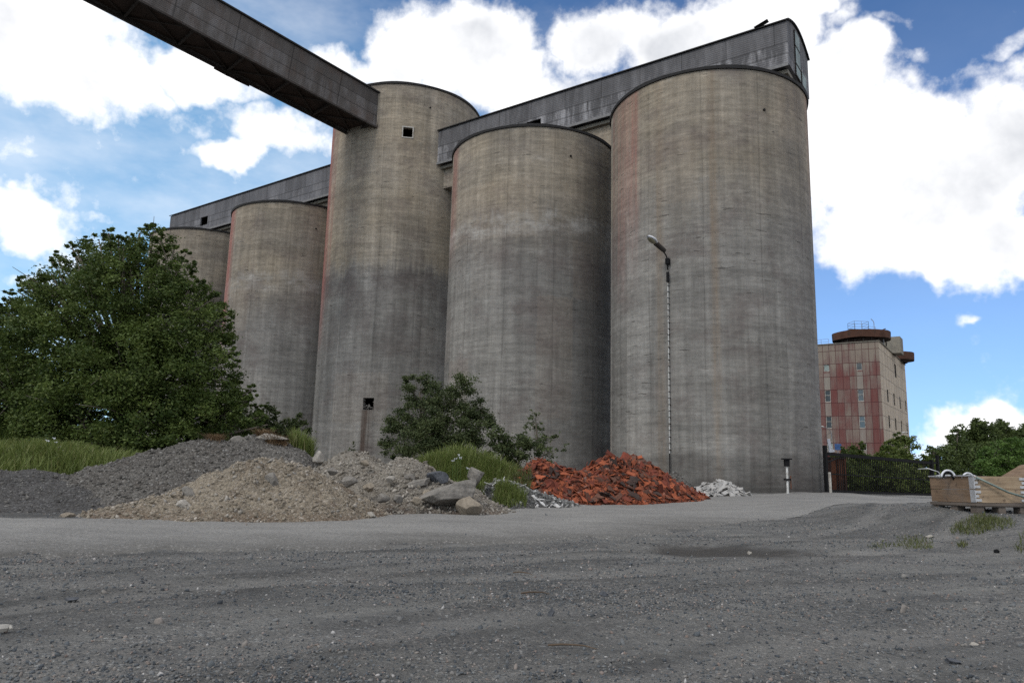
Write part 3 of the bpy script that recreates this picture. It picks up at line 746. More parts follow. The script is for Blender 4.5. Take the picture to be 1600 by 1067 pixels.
# broken lower opening: ragged lumps round its edge, rust run below
r_ = np.random.default_rng(5)
t_ = np.array([-math.sin(aos), math.cos(aos), 0]); n_ = np.array([math.cos(aos), math.sin(aos), 0])
PP = []; SS = []
for q in range(46):
    side = q % 4; w = r_.random() * 2 - 1
    if side == 0: xx, zz = w * .34, 3.88 + r_.random() * .16
    elif side == 1: xx, zz = -.34 + r_.random() * .06, 4.25 + w * .36
    elif side == 2: xx, zz = .34 - r_.random() * .06, 4.25 + w * .36
    else: xx, zz = w * .3, 3.95 + r_.random() * .2
    PP.append(n_ * (RTW - 0.10 - r_.random() * .22) + t_ * xx + [0, 0, zz]); SS.append(0.03 + r_.random() * (.06 if side == 0 or side == 3 else .025))
V, Fc, ti = stones(np.array(PP), np.array(SS), r_, .9)
be = mesh_obj('broken_edge', V, Fc, M['rubble_c'], tw); be['kind'] = 'stuff'

# ------------------------------------------------------------------ conveyor galleries
def wall_holes(O, a, b, L, H, holes=(), n=None, depth=0.2, u0=0.0):
    """a flat wall from O along a and up b, with rectangular openings (u0,u1,v0,v1) and their reveals"""
    O = np.array(O, float); a = np.array(a, float); b = np.array(b, float); n = np.array(n, float)
    us = sorted(set([0, L] + [x for h in holes for x in h[:2]])); vs = sorted(set([0, H] + [x for h in holes for x in h[2:4]]))
    V = []; UV = []; Fq = []
    for v in vs:
        for u in us: V.append(O + a * u + b * v); UV.append((u + u0, v))
    W = len(us)
    for j in range(len(vs) - 1):
        for i in range(W - 1):
            um, vm = (us[i] + us[i + 1]) / 2, (vs[j] + vs[j + 1]) / 2
            if any(h[0] < um < h[1] and h[2] < vm < h[3] for h in holes): continue
            Fq.append([j * W + i, j * W + i + 1, (j + 1) * W + i + 1, (j + 1) * W + i])
    for h in holes:
        k = len(V); q = [(h[0], h[2]), (h[1], h[2]), (h[1], h[3]), (h[0], h[3])]
        for (u, v) in q: V.append(O + a * u + b * v); UV.append((u + u0, v))
        for (u, v) in q: V.append(O + a * u + b * v - n * depth); UV.append((u + u0, v))
        for i in range(4): Fq.append([k + i, k + 4 + i, k + 4 + (i + 1) % 4, k + (i + 1) % 4])
    return V, Fq, UV
class UMB:
    def __init__(s): s.v = []; s.f = []; s.uv = []
    def add(s, V, Fq, UV):
        b = len(s.v); s.v += [tuple(p) for p in V]; s.f += [[i + b for i in f] for f in Fq]; s.uv += list(UV)
    def quad(s, p, uv): s.add(p, [[0, 1, 2, 3]], uv)
    def build(s, name, mat, parent=None): return mesh_obj(name, s.v, s.f, mat, parent, uv=s.uv)

U3 = np.array([*UROW, 0]); N3 = np.array([*NROW, 0]); K3 = np.array([0, 0, 1.0])
M['beam'] = concrete('beam_concrete', 9, -50.0)
def gallery(t0, t1, label, mat, holes=(), seed=0, endwin=False):
    L = t1 - t0; H = GZ1 - GZ0
    base = np.array([*(C1 + NROW * GOFF + UROW * t0), GZ0])
    g = empty('conveyor_gallery', tuple(base), label, 'conveyor gallery', 'roof galleries over the silos')
    u = UMB(); W = GWID
    u.add(*wall_holes((0, 0, 0), U3, K3, L, H, holes, N3, 0.12))
    u.add(*wall_holes(-N3 * W, U3, K3, L, H, (), -N3))
    arc = [(x * W, H + 0.55 * math.sin(math.pi * x) ** 0.8) for x in np.linspace(0, 1, 11)]
    for t in (0, L):                                     # end walls
        P = [U3 * t - N3 * w + K3 * z for (w, z) in [(0, 0)] + arc + [(W, 0)]]
        u.add(P, [list(range(len(P)))], [(w, z) for (w, z) in [(0, 0)] + arc + [(W, 0)]])
    u.quad([K3 * 0.0, U3 * L, U3 * L - N3 * W, -N3 * W], [(0, -.1), (L, -.1), (L, -.15), (0, -.15)])
    u.build('cladding', mat, g)
    m = MB()                                             # curved roof sheet with a small overhang
    for i in range(10):
        (w0, z0), (w1, z1) = arc[i], arc[i + 1]
        ex0 = -0.10 if i == 0 else w0; ex1 = W + 0.10 if i == 9 else w1
        P = []
        for dz in (0.012, 0.075):
            P += [U3 * -0.1 - N3 * ex0 + K3 * (z0 + dz), U3 * (L + .1) - N3 * ex0 + K3 * (z0 + dz), U3 * (L + .1) - N3 * ex1 + K3 * (z1 + dz), U3 * -0.1 - N3 * ex1 + K3 * (z1 + dz)]
        m.raw(P, [[0, 3, 2, 1], [4, 5, 6, 7], [0, 1, 5, 4], [2, 3, 7, 6], [1, 2, 6, 5], [0, 4, 7, 3]])
    m.build('roof', M['rim'], g)
    for (t_, w_, a_) in (((1.2, .7, .30),) if endwin else ()):            # sheets lifted by the wind
        ax_ = U3 * math.cos(a_) - K3 * math.sin(a_)
        m = MB(); m.box(U3 * t_ + N3 * .06 + K3 * (H + .10 + abs(a_) * w_ * .4), (w_, .30, .02), (ax_, N3, np.cross(ax_, N3))); m.build('loose_sheet', M['rim'], g)
    m = MB(); m.box(U3 * (L / 2) + N3 * 0.03 + K3 * -0.06, (L, 0.06, 0.16), (U3, N3, K3)); m.build('bottom_flange', M['steel_flange'], g)
    # concrete carrying wall standing on the silo roofs
    zb = 18.70 - GZ0
    ub = UMB(); s0 = 0.15; e0 = L - 0.05; w0, w1 = 0.5, W - 0.45
    for (p, q, nn) in ((w0, w0, N3),):
        ub.add(*wall_holes(U3 * s0 - N3 * w0 + K3 * zb, U3, K3, e0 - s0, -zb - .15, (), N3))
    ub.add(*wall_holes(U3 * s0 - N3 * w1 + K3 * zb, U3, K3, e0 - s0, -zb - .15, (), -N3))
    for t in (s0, e0): ub.add(*wall_holes(U3 * t - N3 * w0 + K3 * zb, -N3, K3, w1 - w0, -zb - .15, (), U3))
    ub.quad([U3 * s0 - N3 * w0 + K3 * zb, U3 * e0 - N3 * w0 + K3 * zb, U3 * e0 - N3 * w1 + K3 * zb, U3 * s0 - N3 * w1 + K3 * zb], [(0, 0), (e0, 0), (e0, 3), (0, 3)])
    ub.build('support_wall', M['beam'], g)
    m = MB(); m.box(U3 * (L / 2) - N3 * (W / 2) + K3 * -0.26, (L - .2, W - .5, 0.2), (U3, N3, K3)); m.build('floor_slab', M['beam_plain'], g)
    if endwin:
        for (w, z0, z1, ww) in ((1.75, 0.62, 1.55, .95), (1.75, 1.6, 2.45, .95), (1.75, -.02, .57, .95), (2.9, -.02, .75, .9)):
            mm = MB(); c = -N3 * w + K3 * ((z0 + z1) / 2) - U3 * 0.03
            mm.box(c, (0.06, ww, z1 - z0), (U3, N3, K3)); fo = mm.build('window_frame', M['steel_dark'], g)
            mm = MB(); mm.box(c - U3 * 0.025, (0.03, ww - .1, z1 - z0 - .08), (U3, N3, K3)); mm.build('pane', M['glass_lt'], fo)
    return g
M['steel_flange'] = simple('pale_flange', (0.17, 0.168, 0.17), 0.6)
M['beam_plain'] = rockmat('plain_concrete', (0.24, 0.22, 0.18), (0.19, 0.175, 0.15), 1.2)
cl_r = cladding('gallery_sheets', (0.105, 0.103, 0.108), [0.55, 1.12], 2.4, 0.95, seed=1)
cl_l = cladding('gallery_sheets_far', (0.120, 0.120, 0.130), [0.55, 1.12], 2.4, 0.35, seed=2)
gallery(-4.08, 18.5, 'grey sheet gallery on the two nearest silos, ending right in a glazed curved gable', cl_r, [(14.3, 15.35, 0.42, 0.98)], 1, True)
gallery(26.5, 51.2, 'plain grey sheet gallery on the two far silos, left of the tall tower silo', cl_l, [(18.5, 19.6, 0.42, 1.2)], 2)

# ------------------------------------------------------------------ conveyor bridge
def bridge():
    D = np.array([-0.69766, -0.70888, 0.10374]); D /= np.linalg.norm(D)
    S = np.cross(D, K3); S /= np.linalg.norm(S)
    if S[0] < 0: S = -S                                   # S points to the visible side (right, towards viewer)
    Kb = np.cross(S, D);
    if Kb[2] < 0: Kb = -Kb
    O = np.array([-9.03 * KT, 43.11 * KT, 1 + 20.85 * KT]) - D * 0.35
    b = empty('conveyor_bridge', tuple(O), 'long dark enclosed conveyor bridge slanting up from the tallest silo', 'conveyor bridge')
    L, H, W = 50.0, 2.37, 2.37
    sk = 1.3                                              # the far side starts further out on the round wall
    mat = cladding('bridge_sheets', (0.090, 0.080, 0.074), [0.75, 1.5], 3.4, 0.25, rust=0.5, seed=3, stag=0.0)
    u = UMB()
    u.add(*wall_holes((0, 0, 0), D, Kb, L, H, (), S))
    u.add(*wall_holes(-S * W, D, Kb, L, H, (), -S))
    u.quad([D * 0, Kb * H, Kb * H - S * W, -S * W], [(0, 0), (0, H), (W, H), (W, 0)])
    u.quad([D * L, D * L + Kb * H, D * L + Kb * H - S * W, D * L - S * W], [(0, 0), (0, H), (W, H), (W, 0)])
    u.build('cladding', mat, b)
    m = MB(); m.box(D * (L / 2) - S * (W / 2) + Kb * (H + 0.05), (L, W + 0.24, 0.09), (D, S, Kb)); m.build('roof', M['rim'], b)
    m = MB(); m.box(D * (L / 2) - S * (W / 2) + Kb * 0.22, (L - .02, W - .04, 0.05), (D, S, Kb)); m.build('floor', M['rust_dk'], b)
    for w in (0.0, W):
        m = MB(); m.box(D * (L / 2) - S * w + Kb * -0.055, (L, 0.16, 0.11), (D, S, Kb)); m.build('chord', M['steel_dark'], b)
    n = 17
    for i in range(n):
        t = 0.8 + i * 2.9
        m = MB(); m.box(D * t - S * (W / 2) + Kb * 0.06, (0.12, W - .14, 0.16), (D, S, Kb)); m.build('cross_beam', M['steel_dark'], b)
        if i < n - 1:
            for (p, q) in ((0.1, W - .1), (W - .1, 0.1)):
                m = MB(); m.tube([D * (t + .1) - S * p + Kb * 0.10, D * (t + 2.8) - S * q + Kb * 0.10], 0.045, 6); m.build('diagonal_brace', M['steel_dark'], b)
    for t in (8.5, 9.1, 9.8):                             # buckled sheet hanging from the far edge
        m = MB(); m.box(D * t - S * (W + .02) + Kb * -0.14, (0.9, 0.05, 0.22), (D + Kb * 0.05 * (t - 9.1), S, Kb)); m.build('hanging_sheet', M['rust_dk'], b)
    for s in (0.3, W - .3):                               # trestle legs beyond the picture
        p = D * 44 - S * s
        m = MB(); m.tube([p, p * np.array([1, 1, 0]) - S * (1.2 if s > 1 else -1.2) - K3 * (O[2] + .2)], 0.22, 8); m.build('support_leg', M['steel_dark'], b)
    # sealing collar against the silo
    m = MB(); m.box(-S * (-0.03) + Kb * (H / 2) + D * 0.28, (0.12, 0.10, H + 0.1), (D, S, Kb)); m.build('end_trim', M['steel_dark'], b)
bridge()

# ------------------------------------------------------------------ lamp on the near silo, post
def on_cyl(C, R, px, py):
    d = ray(px, py); a = d[0] ** 2 + d[1] ** 2; b = -(d[0] * C[0] + d[1] * C[1]); c = C[0] ** 2 + C[1] ** 2 - R * R
    s = (-b - math.sqrt(max(b * b - a * c, 0))) / a
    return np.array([0, 0, CAMZ]) + d * s
def wall_lamp():
    pb = on_cyl(C1, RS, 1048, 708); ptop = on_cyl(C1, RS, 1045, 433)
    a = ang_at(C1, ptop[:2]); n = np.array([math.cos(a), math.sin(a), 0]); t = np.array([-math.sin(a), math.cos(a), 0])
    o = np.array([C1[0], C1[1], 0]) + n * RS
    l = empty('wall_lamp', tuple(o), 'tall lamp fixed to the nearest silo on a thin white jointed pole', 'street lamp')
    z1 = ptop[2]; zs = pb[2]
    m = MB(); m.tube([n * .11 + K3 * 0.1, n * .11 + K3 * zs], 0.024, 8); m.build('lower_pole', M['black'], l)
    m = MB(); m.tube([n * .11 + K3 * zs, n * .11 + K3 * z1], 0.019, 8); m.build('pole', M['white_paint'], l)
    k = int((z1 - zs) / 0.27)
    for i in range(k):                                    # dark joints and wall clips
        z = zs + (i + .5) * (z1 - zs) / k
        m = MB(); m.box(n * .065 + K3 * z, (0.05, 0.13, 0.03), (t, n, K3)); m.build('wall_clip', M['black'], l)
    m = MB(); m.tube([n * .11 + K3 * (z1 - .25), n * .11 + K3 * (z1 + .2)], 0.065, 8); m.build('clamp', M['black'], l)
    m = MB(); m.box(n * .08 + K3 * (z1 + .68), (0.16, 0.2, 0.25), (t, n, K3)); m.build('bracket', M['black'], l)
    side = -t if (-t)[0] < 0 else t
    d = n * 0.85 + side * 0.28
    arm = [n * .11 + K3 * (z1 + .3), n * .11 + K3 * (z1 + .75), n * .13 + d * .08 + K3 * (z1 + .92), n * .18 + d * .28 + K3 * (z1 + 1.10), n * .2 + d * .5 + K3 * (z1 + 1.24)]
    m = MB(); m.tube(arm, 0.028, 8); m.build('arm', M['black'], l, True)
    # lamp head: neck and a flattened egg with a glass underside
    e0 = arm[-1]; dd = d + K3 * .38; dd /= np.linalg.norm(dd); ss = np.cross(dd, K3); ss /= np.linalg.norm(ss); up = np.cross(ss, dd)
    if up[2] < 0: up = -up
    m = MB(); m.tube([e0 - dd * .35, e0 + dd * .25], [0.10, 0.12], 10); m.build('lamp_neck', M['steel_dark'], l)
    V = []; Fq = []; nu, nv = 14, 16
    for i in range(nu + 1):
        x = i / nu; w = 0.17 * math.sin(math.pi * min(1, x * .92 + .08)) ** .6 + .02
        for j in range(nv):
            th = 2 * math.pi * j / nv; h = 0.16 if math.sin(th) > 0 else 0.03
            V.append(e0 + dd * (.2 + x * .62) + ss * w * math.cos(th) + up * (w / .21) * h * math.sin(th))
    for i in range(nu):
        for j in range(nv): q = (j + 1) % nv; Fq.append([i * nv + j, i * nv + q, (i + 1) * nv + q, (i + 1) * nv + j])
    Fq += [list(range(nv)), [nu * nv + j for j in range(nv)][::-1]]
    mesh_obj('lamp_head', V, Fq, M['white_plastic'], l, True)
    V = []; Fq = [];
    for i in range(9):
        x = i / 8; w = 0.135 * math.sin(math.pi * (x * .9 + .05)) ** .6
        for j in range(9):
            th = math.pi + math.pi * j / 8; V.append(e0 + dd * (.27 + x * .47) + ss * w * math.cos(th) + up * (-.034 + .10 * w / .17 * math.sin(th)))
    for i in range(8):
        for j in range(8): Fq.append([i * 9 + j, i * 9 + j + 1, (i + 1) * 9 + j + 1, (i + 1) * 9 + j])
    gl = mesh_obj('lamp_glass', V, Fq, M['lamp_glass'], l, True)
M['lamp_glass'] = simple('yellowed_lamp_glass', (0.22, 0.20, 0.13), 0.25, 0.3, 4, spec=0.6)
wall_lamp()

def post():
    p = at(1231, 769, 28.4); z = float(ground_z(p[0], p[1]))
    b = empty('marker_post', (p[0], p[1], z), 'white post with a black cap in front of the nearest silo', 'post')
    m = MB(); m.tube([(0, 0, 0), (0, 0, 1.22)], 0.042, 10); m.build('pole', M['white_paint'], b)
    m = MB(); m.box((0, 0, 1.19), (0.17, 0.17, 0.26)); m.build('cap_box', M['black'], b)
    m = MB(); m.box((0, 0, 1.345), (0.34, 0.26, 0.05)); m.build('cap', M['black'], b)
    m = MB(); m.box((0, 0, 0.56), (0.24, 0.15, 0.07)); m.build('collar', M['black'], b)
    m = MB(); m.box((0.14, 0.02, 0.45), (0.03, 0.03, 0.5)); m.build('rusty_strap', M['rust'], b)
post()

# ------------------------------------------------------------------ gate
def gate():
    A0, A1 = at(1292, 769, 31.2), at(1292, 706, 31.2)
    B0, B1 = at(1459, 775, 35.6), at(1459, 721, 35.6)
    d = (B0 - A0)[:2]; L = np.linalg.norm(d); d = np.array([*d / L, 0]); n = np.array([-d[1], d[0], 0])
    if n[1] > 0: n = -n
    g = empty('sliding_gate', tuple(A0), 'long black bar gate across the road beside the nearest silo', 'gate')
    zb = lambda t: 0.06 + (B0[2] - A0[2]) * t / L
    zt = lambda t: (A1[2] - A0[2]) + (B1[2] - A1[2]) * t / L
    sl = lambda z: (np.array([*d[:2] * L, z(L) - z(0)]) / np.linalg.norm([L, z(L) - z(0)]))
    for nm, z0, th in (('top_rail', lambda t: zt(t) - .07, .14), ('bottom_rail', zb, .10), ('middle_rail', lambda t: zb(t) + .44 * (zt(t) - zb(t)), .05)):
        ax = sl(z0); m = MB(); m.box(d * (L / 2) + K3 * z0(L / 2), (L, .07, th), (ax, n, np.cross(ax, n))); m.build(nm, M['black'], g)
    nb = 54; base = None
    for i in range(nb):
        t = .75 + (L - .85) * i / (nb - 1); h = zt(t) - zb(t) - .1
        if base is None:
            m = MB(); m.box((0, 0, .5), (.026, .026, 1.0), (d, n, K3)); base = m.build('bar', M['black'], g); o = base
        else:
            o = base.copy(); COL.objects.link(o); o.parent = g
        o.location = tuple(d * t + K3 * (zb(t) + .03)); o.scale = (1, 1, h)
    for t, w, h0 in ((0.0, .13, 1.98), (L, .13, zt(L) + .08)):
        m = MB(); m.box(d * t + K3 * (h0 / 2 - .1 + (zb(t) - .06) / 2), (w, .14, h0 + .2 - zb(t) + .06), (d, n, K3)); m.build('post', M['black'], g)
    m = MB(); m.box(d * (L + .55) + K3 * .75, (.12, .12, 2.1), (d, n, K3)); m.build('post', M['black'], g)
    m = MB(); m.box(d * (L + .28) + K3 * (zt(L) - .06), (.45, .06, .1), (d, n, K3)); m.build('top_rail', M['black'], g)
    m = MB(); m.tube([d * .1 + K3 * (zt(0) - .45), d * 1.3 + K3 * (zt(1.3) - .10)], .03, 6); m.build('brace', M['black'], g)
    p = at(1298, 770, 30.6); z = float(ground_z(p[0], p[1]))
    m = MB(); m.box((0, 0, .42), (.085, .085, .9), bev=.012); o = m.build('short_post', M['frame_w']); o.location = (p[0], p[1], z); o.rotation_euler = (0.02, -.03, .3)
    tag(o, 'short grey post standing at the left end of the black gate', 'post')
    # things behind the gate
    p = at(1301, 770, 36.0)
    c = empty('rusty_skip', (p[0] + .02, p[1], -.1), 'rusty red steel container behind the left end of the gate', 'container')
    m = MB(); m.box((0, 0, .85), (.66, 1.4, 1.5)); m.build('body', M['rust'], c)
    for x in (-.31, 0, .31): m = MB(); m.box((x, -.72, .85), (.09, .06, 1.5)); m.build('rib', M['rust'], c)
    m = MB(); m.box((0, 0, 1.64), (.76, 1.5, .09)); m.build('rim', M['rust_dk'], c)
    q = at(1298, 706, 35.6)
    m = MB(); m.box((0, 0, .26), (.16, .05, .56), bev=.01); m.box((.03, 0, -.06), (.30, .06, .12)); o = m.build('white_board', M['white_plastic']); o.location = (q[0], q[1], q[2] + .1); o.rotation_euler = (0, -.18, .1)
    tag(o, 'bent white plastic piece standing on the rusty container', 'board')
gate()

# ------------------------------------------------------------------ far office tower
def building():
    dep = 93.0
    P0 = at(1384, 730, dep); P0[2] = 0
    top = at(1377, 533, dep)[2]; Hb = top
    b = empty('office_block', tuple(P0), 'red and beige panelled office block with rusty round tanks on its roof', 'building')
    A = U3; Bd = -N3                                       # red face runs along A, beige face along Bd
    LA, LB = 19.0, 26.0
    def u_on(px, py, dirv, nv):
        d = ray(px, py); s = ((P0 - np.array([0, 0, CAMZ])) @ nv) / (d @ nv); p = np.array([0, 0, CAMZ]) + d * s
        return (p - P0) @ dirv, p[2]
    tops = [Hb - 2.71, Hb - 6.23, Hb - 9.75, Hb - 13.27]
    hA = []
    for u0 in (2.05, 6.125, 10.2):
        for k, z in enumerate(tops): hA.append((u0 + .04, u0 + .775, z - (1.0 if k == 0 else (1.62 if k < 3 else 1.0)), z - .03))
    hB = []
    for px, py0, py1 in ((1398.5, 569, 589),):
        u, z1 = u_on(px, py0, Bd, A); _, z0 = u_on(px, py1, Bd, A); hB.append((u - .95, u + .95, z0, z1))
    ups = [u_on(px, 620, Bd, A)[0] for px in (1387.5, 1397, 1406, 1414.5)]
    zA = u_on(1387.5, 609, Bd, A)[1]
    for r in range(3):
        zt_ = zA - 3.52 * r
        for u in ups: hB.append((u - .62, u + .62, zt_ - 1.7, zt_))
    u = UMB()
    voff = (math.ceil((Hb - .95) / 1.76) * 1.76) - (Hb - .95)
    V, Fq, UV = wall_holes((0, 0, 0), A, K3, LA, Hb, hA, N3, .18); UV = [(x + .395, y + voff) for x, y in UV]; u.add(V, Fq, UV)
    u.build('red_wall', facade('red_panels', 'red'), b)
    u = UMB(); V, Fq, UV = wall_holes((0, 0, 0), Bd, K3, LB, Hb, hB, -A, .18); u.add(V, Fq, [(x, y + voff) for x, y in UV])
    u.add(*wall_holes(A * LA, Bd, K3, LB, Hb, (), A)); u.add(*wall_holes(Bd * LB, A, K3, LA, Hb, (), Bd))
    u.build('beige_wall', facade('beige_panels', 'beige'), b)
    m = MB(); m.box(A * (LA / 2) + Bd * (LB / 2) + K3 * (Hb - .25), (LA - .02, LB - .02, .3), (A, Bd, K3)); m.build('roof', M['rim'], b)
    m = MB()
    m.box(A * (LA / 2) - Bd * .02 + K3 * (Hb + .045), (LA + .1, .24, .09), (A, Bd, K3)); m.box(Bd * (LB / 2 + .1) - A * .02 + K3 * (Hb + .043), (.24, LB - .05, .086), (A, Bd, K3)); m.build('coping', M['beam_plain'], b)
    rr = random.Random(3)
    for hs, D_, n_, in ((hA, A, N3), (hB, Bd, -A)):
        for i, (a0, a1, z0, z1) in enumerate(hs):
            c = D_ * ((a0 + a1) / 2) + K3 * ((z0 + z1) / 2) - n_ * .10
            w = a1 - a0; h = z1 - z0; mm = MB()
            for s in (-1, 1): mm.box(c + D_ * s * (w / 2 - .035), (.07, .08, h), (D_, n_, K3))
            for s in (-1, 1): mm.box(c + K3 * s * (h / 2 - .035), (w - .145, .078, .07), (D_, n_, K3))
            if h > 1.3: mm.box(c + K3 * .1, (w - .145, .078, .06), (D_, n_, K3))
            fo = mm.build('window', M['frame_w'] if n_ is N3 else M['steel_dark'], b)
            g = M['dark'] if (n_ is not N3 and i == 0) or (n_ is N3 and i == 3) else (M['glass'] if n_ is not N3 else rr.choice([M['glass'], M['glass'], M['glass'], M['glass_lt']]))
            mm = MB(); mm.box(c - n_ * .03, (w - .13, .02, h - .13), (D_, n_, K3)); mm.build('pane', g, fo)
    # rust-edged round tanks on the roof
    def tank(px, Y, R, z0, z1, name='roof_tank'):
        c = at(px, 540, Y) - P0; c[2] = 0
        V = []; seg = 56; Fq = []
        prof = [(R * .72, Hb - .1), (R * .72, z0 + .08), (R - .05, z0 + .02), (R, z0), (R + .04, z1), (R - .12, z1 + .04), (R - .16, z1 - .25), (.01, z1 - .2)]
        for (r, z) in prof:
            for i in range(seg): a = 2 * math.pi * i / seg; V.append(c + np.array([r * math.cos(a), r * math.sin(a), z + (.03 * math.sin(5 * a) if r >= R else 0)]))
        mi = []
        for k in range(len(prof) - 1):
            for i in range(seg): j = (i + 1) % seg; Fq.append([k * seg + i, k * seg + j, (k + 1) * seg + j, (k + 1) * seg + i]); mi.append(0 if k >= 3 else 1)
        return mesh_obj(name, V, Fq, [M['tank_rust'], M['rust_dk']], b, midx=mi), c
    t1, c1 = tank(1346, 98.5, 3.68, Hb + .95, Hb + 1.95)
    for k in range(7):
        a = -2.6 + k * .33; p = c1 + np.array([3.1 * math.cos(a), 3.1 * math.sin(a), 0]); m = MB(); m.box(p + K3 * (Hb + .4), (.12, .12, .85)); m.build('strut', M['steel_flange'] if k == 5 else M['steel_dark'], t1)
    t2, c2 = tank(1390, 112, 3.3, Hb + .2, Hb + 1.35)
    m = MB(); p = at(1391, 540, 104) - P0; m.box(p * [1, 1, 0] + K3 * (Hb + 1.2), (3.0, 3.0, 2.4), (A, Bd, K3)); m.build('roof_cabin', M['beam_plain'], b)
    m = MB(); m.box(c1 + np.array([-1.3, -1.2, Hb + 2.02]), (2.3, 2.0, .35)); m.build('hatch', M['rust_dk'], t1)
    m = MB(); m.box(c1 + np.array([2.1, -1.4, Hb + 2.2]), (1.2, .6, .12), ((.9, 0, .42), (0, 1, 0), (-.42, 0, .9))); m.build('loose_lid', M['rust_dk'], t1)
    def railing(P, h, nm='railing', mat=M['railing'], nr=3, par=b):
        m = MB()
        for i in range(len(P) - 1):
            a_, b_ = np.array(P[i]), np.array(P[i + 1]); n = max(1, int(np.linalg.norm(b_ - a_) / .95))
            for k in range(n + 1): q = a_ + (b_ - a_) * k / n; m.tube([q, q + K3 * h], .025, 5)
            for r in range(1, nr + 1): m.tube([a_ + K3 * h * r / nr, b_ + K3 * h * r / nr], .022, 5)
        return m.build(nm, mat, par)
    zt = Hb + 2.15; x0 = c1 + np.array([-1.9, -2.2, zt])
    railing([x0, x0 + [2.0, .1, 0], x0 + [2.0, 1.9, 0], x0 + [0, 1.9, 0], x0], 1.15, par=t1)
    railing([x0 + [2.1, .5, -.1], x0 + [3.1, .4, -.2]], .65, nr=2, par=t1)
    e = A * 6.2 + K3 * (Hb + .09); railing([e + Bd * .6, A * 14 + Bd * .6 + K3 * (Hb + .09)], .75, nr=2)
    m = MB(); q = c1 + np.array([1.15, -1.5, Hb + 1.8]); m.tube([q, q + [0, 0, 1.5], q + [-.12, 0, 1.75], q + [-.38, 0, 2.0]], .045, 6); m.build('mast', M['railing'], b)
    # swan-neck lamps on the walls
    for px, py, D_, n_ in ((1394, 684, Bd, -A), (1411, 690, Bd, -A), (1299, 676, A, N3)):
        uu, z = u_on(px, py, D_, n_ if n_ is N3 else A); m = MB(); q = D_ * uu + K3 * z
        m.tube([q - K3 * 1.0, q + n_ * .15 + K3 * .1, q + n_ * .5 + D_ * .3 + K3 * .55, q + n_ * 1.1 + D_ * .8 + K3 * .75], .045, 6); l = m.build('bracket_lamp', M['railing'], b)
        m = MB(); m.tube([q + n_ * 1.1 + D_ * .8 + K3 * .75, q + n_ * 1.75 + D_ * 1.2 + K3 * .82], [.13, .08], 8); m.build('lamp_head', M['white_paint'], l)
    # dark red door at the second window column
    m = MB(); m.box(A * 6.5 - N3 * -.04 + K3 * 1.9, (1.2, .06, 2.6), (A, N3, K3)); m.build('door', M['door'], b)
M['railing'] = simple('grey_railing', (0.22, 0.23, 0.25), 0.6)
M['door'] = simple('dark_red_door', (0.07, 0.018, 0.02), 0.7)
building()
p_ = at(1309, 698, 60)
sg = empty('blue_sign', (p_[0], p_[1], 0), 'small blue sign on a thin post, in front of the red office wall', 'sign')
m_ = MB(); m_.tube([(0, 0, 0), (0, 0, p_[2] + .3)], .035, 6); m_.build('post', M['railing'], sg)
m_ = MB(); m_.box((0, -.05, p_[2]), (.55, .03, .5)); m_.build('panel', M['blue'], sg)

# ------------------------------------------------------------------ plants
def leaves(P, size, r, droop=0.0, aspect=0.55):
    """one folded leaf quad pair per point"""
    n = len(P); Rm = rand_rot(n, r)
    X = Rm[:, :, 0]; Y = Rm[:, :, 1]
    # lean the blade towards horizontal
    Z = np.cross(X, Y); flip = Z[:, 2] < 0; Y[flip] *= -1
    X[:, 2] = X[:, 2] * 0.6 - droop; X /= np.linalg.norm(X, axis=1)[:, None]
    s = (size * (0.65 + 0.7 * r.random(n)))[:, None]
    a = P - X * s * .5; c = P + X * s * .5; l = P + Y * s * aspect * .5; q = P - Y * s * aspect * .5
    V = np.stack([a, q, c, l], 1).reshape(-1, 3)
    Fc = np.arange(n * 4).reshape(n, 4)
    return V, Fc
def crown_points(lobes, per_m2, r, clump=0.36, hollow=0.55):
    out = []; tints = []
    for (c, rad) in lobes:
        c = np.array(c); rad = np.array(rad, float) * np.ones(3)
        area = rad.mean() ** 2
        nc = max(5, int(26 * area / max(.35, clump * rad.mean()) ** 2 * .16))
        d = r.normal(size=(nc, 3)); d /= np.linalg.norm(d, axis=1)[:, None]
        rr = hollow + (1.02 - hollow) * r.random(nc) ** .6
        cc = c + d * rr[:, None] * rad
        nl = int(per_m2 * area * 12 / nc)
        for q in range(nc):
            k = max(4, int(nl * (.5 + r.random())))
            cr = clump * rad.mean() * (.6 + .7 * r.random())
            pts = cc[q] + r.normal(size=(k, 3)) * cr * np.array([.52, .52, .34])
            out.append(pts); ct = r.random()
            t = np.clip(ct * .75 + r.random(k) * .25, 0, 1); tints.append(np.stack([t, r.random(k), r.random(k)], -1))
    return np.concatenate(out), np.concatenate(tints)
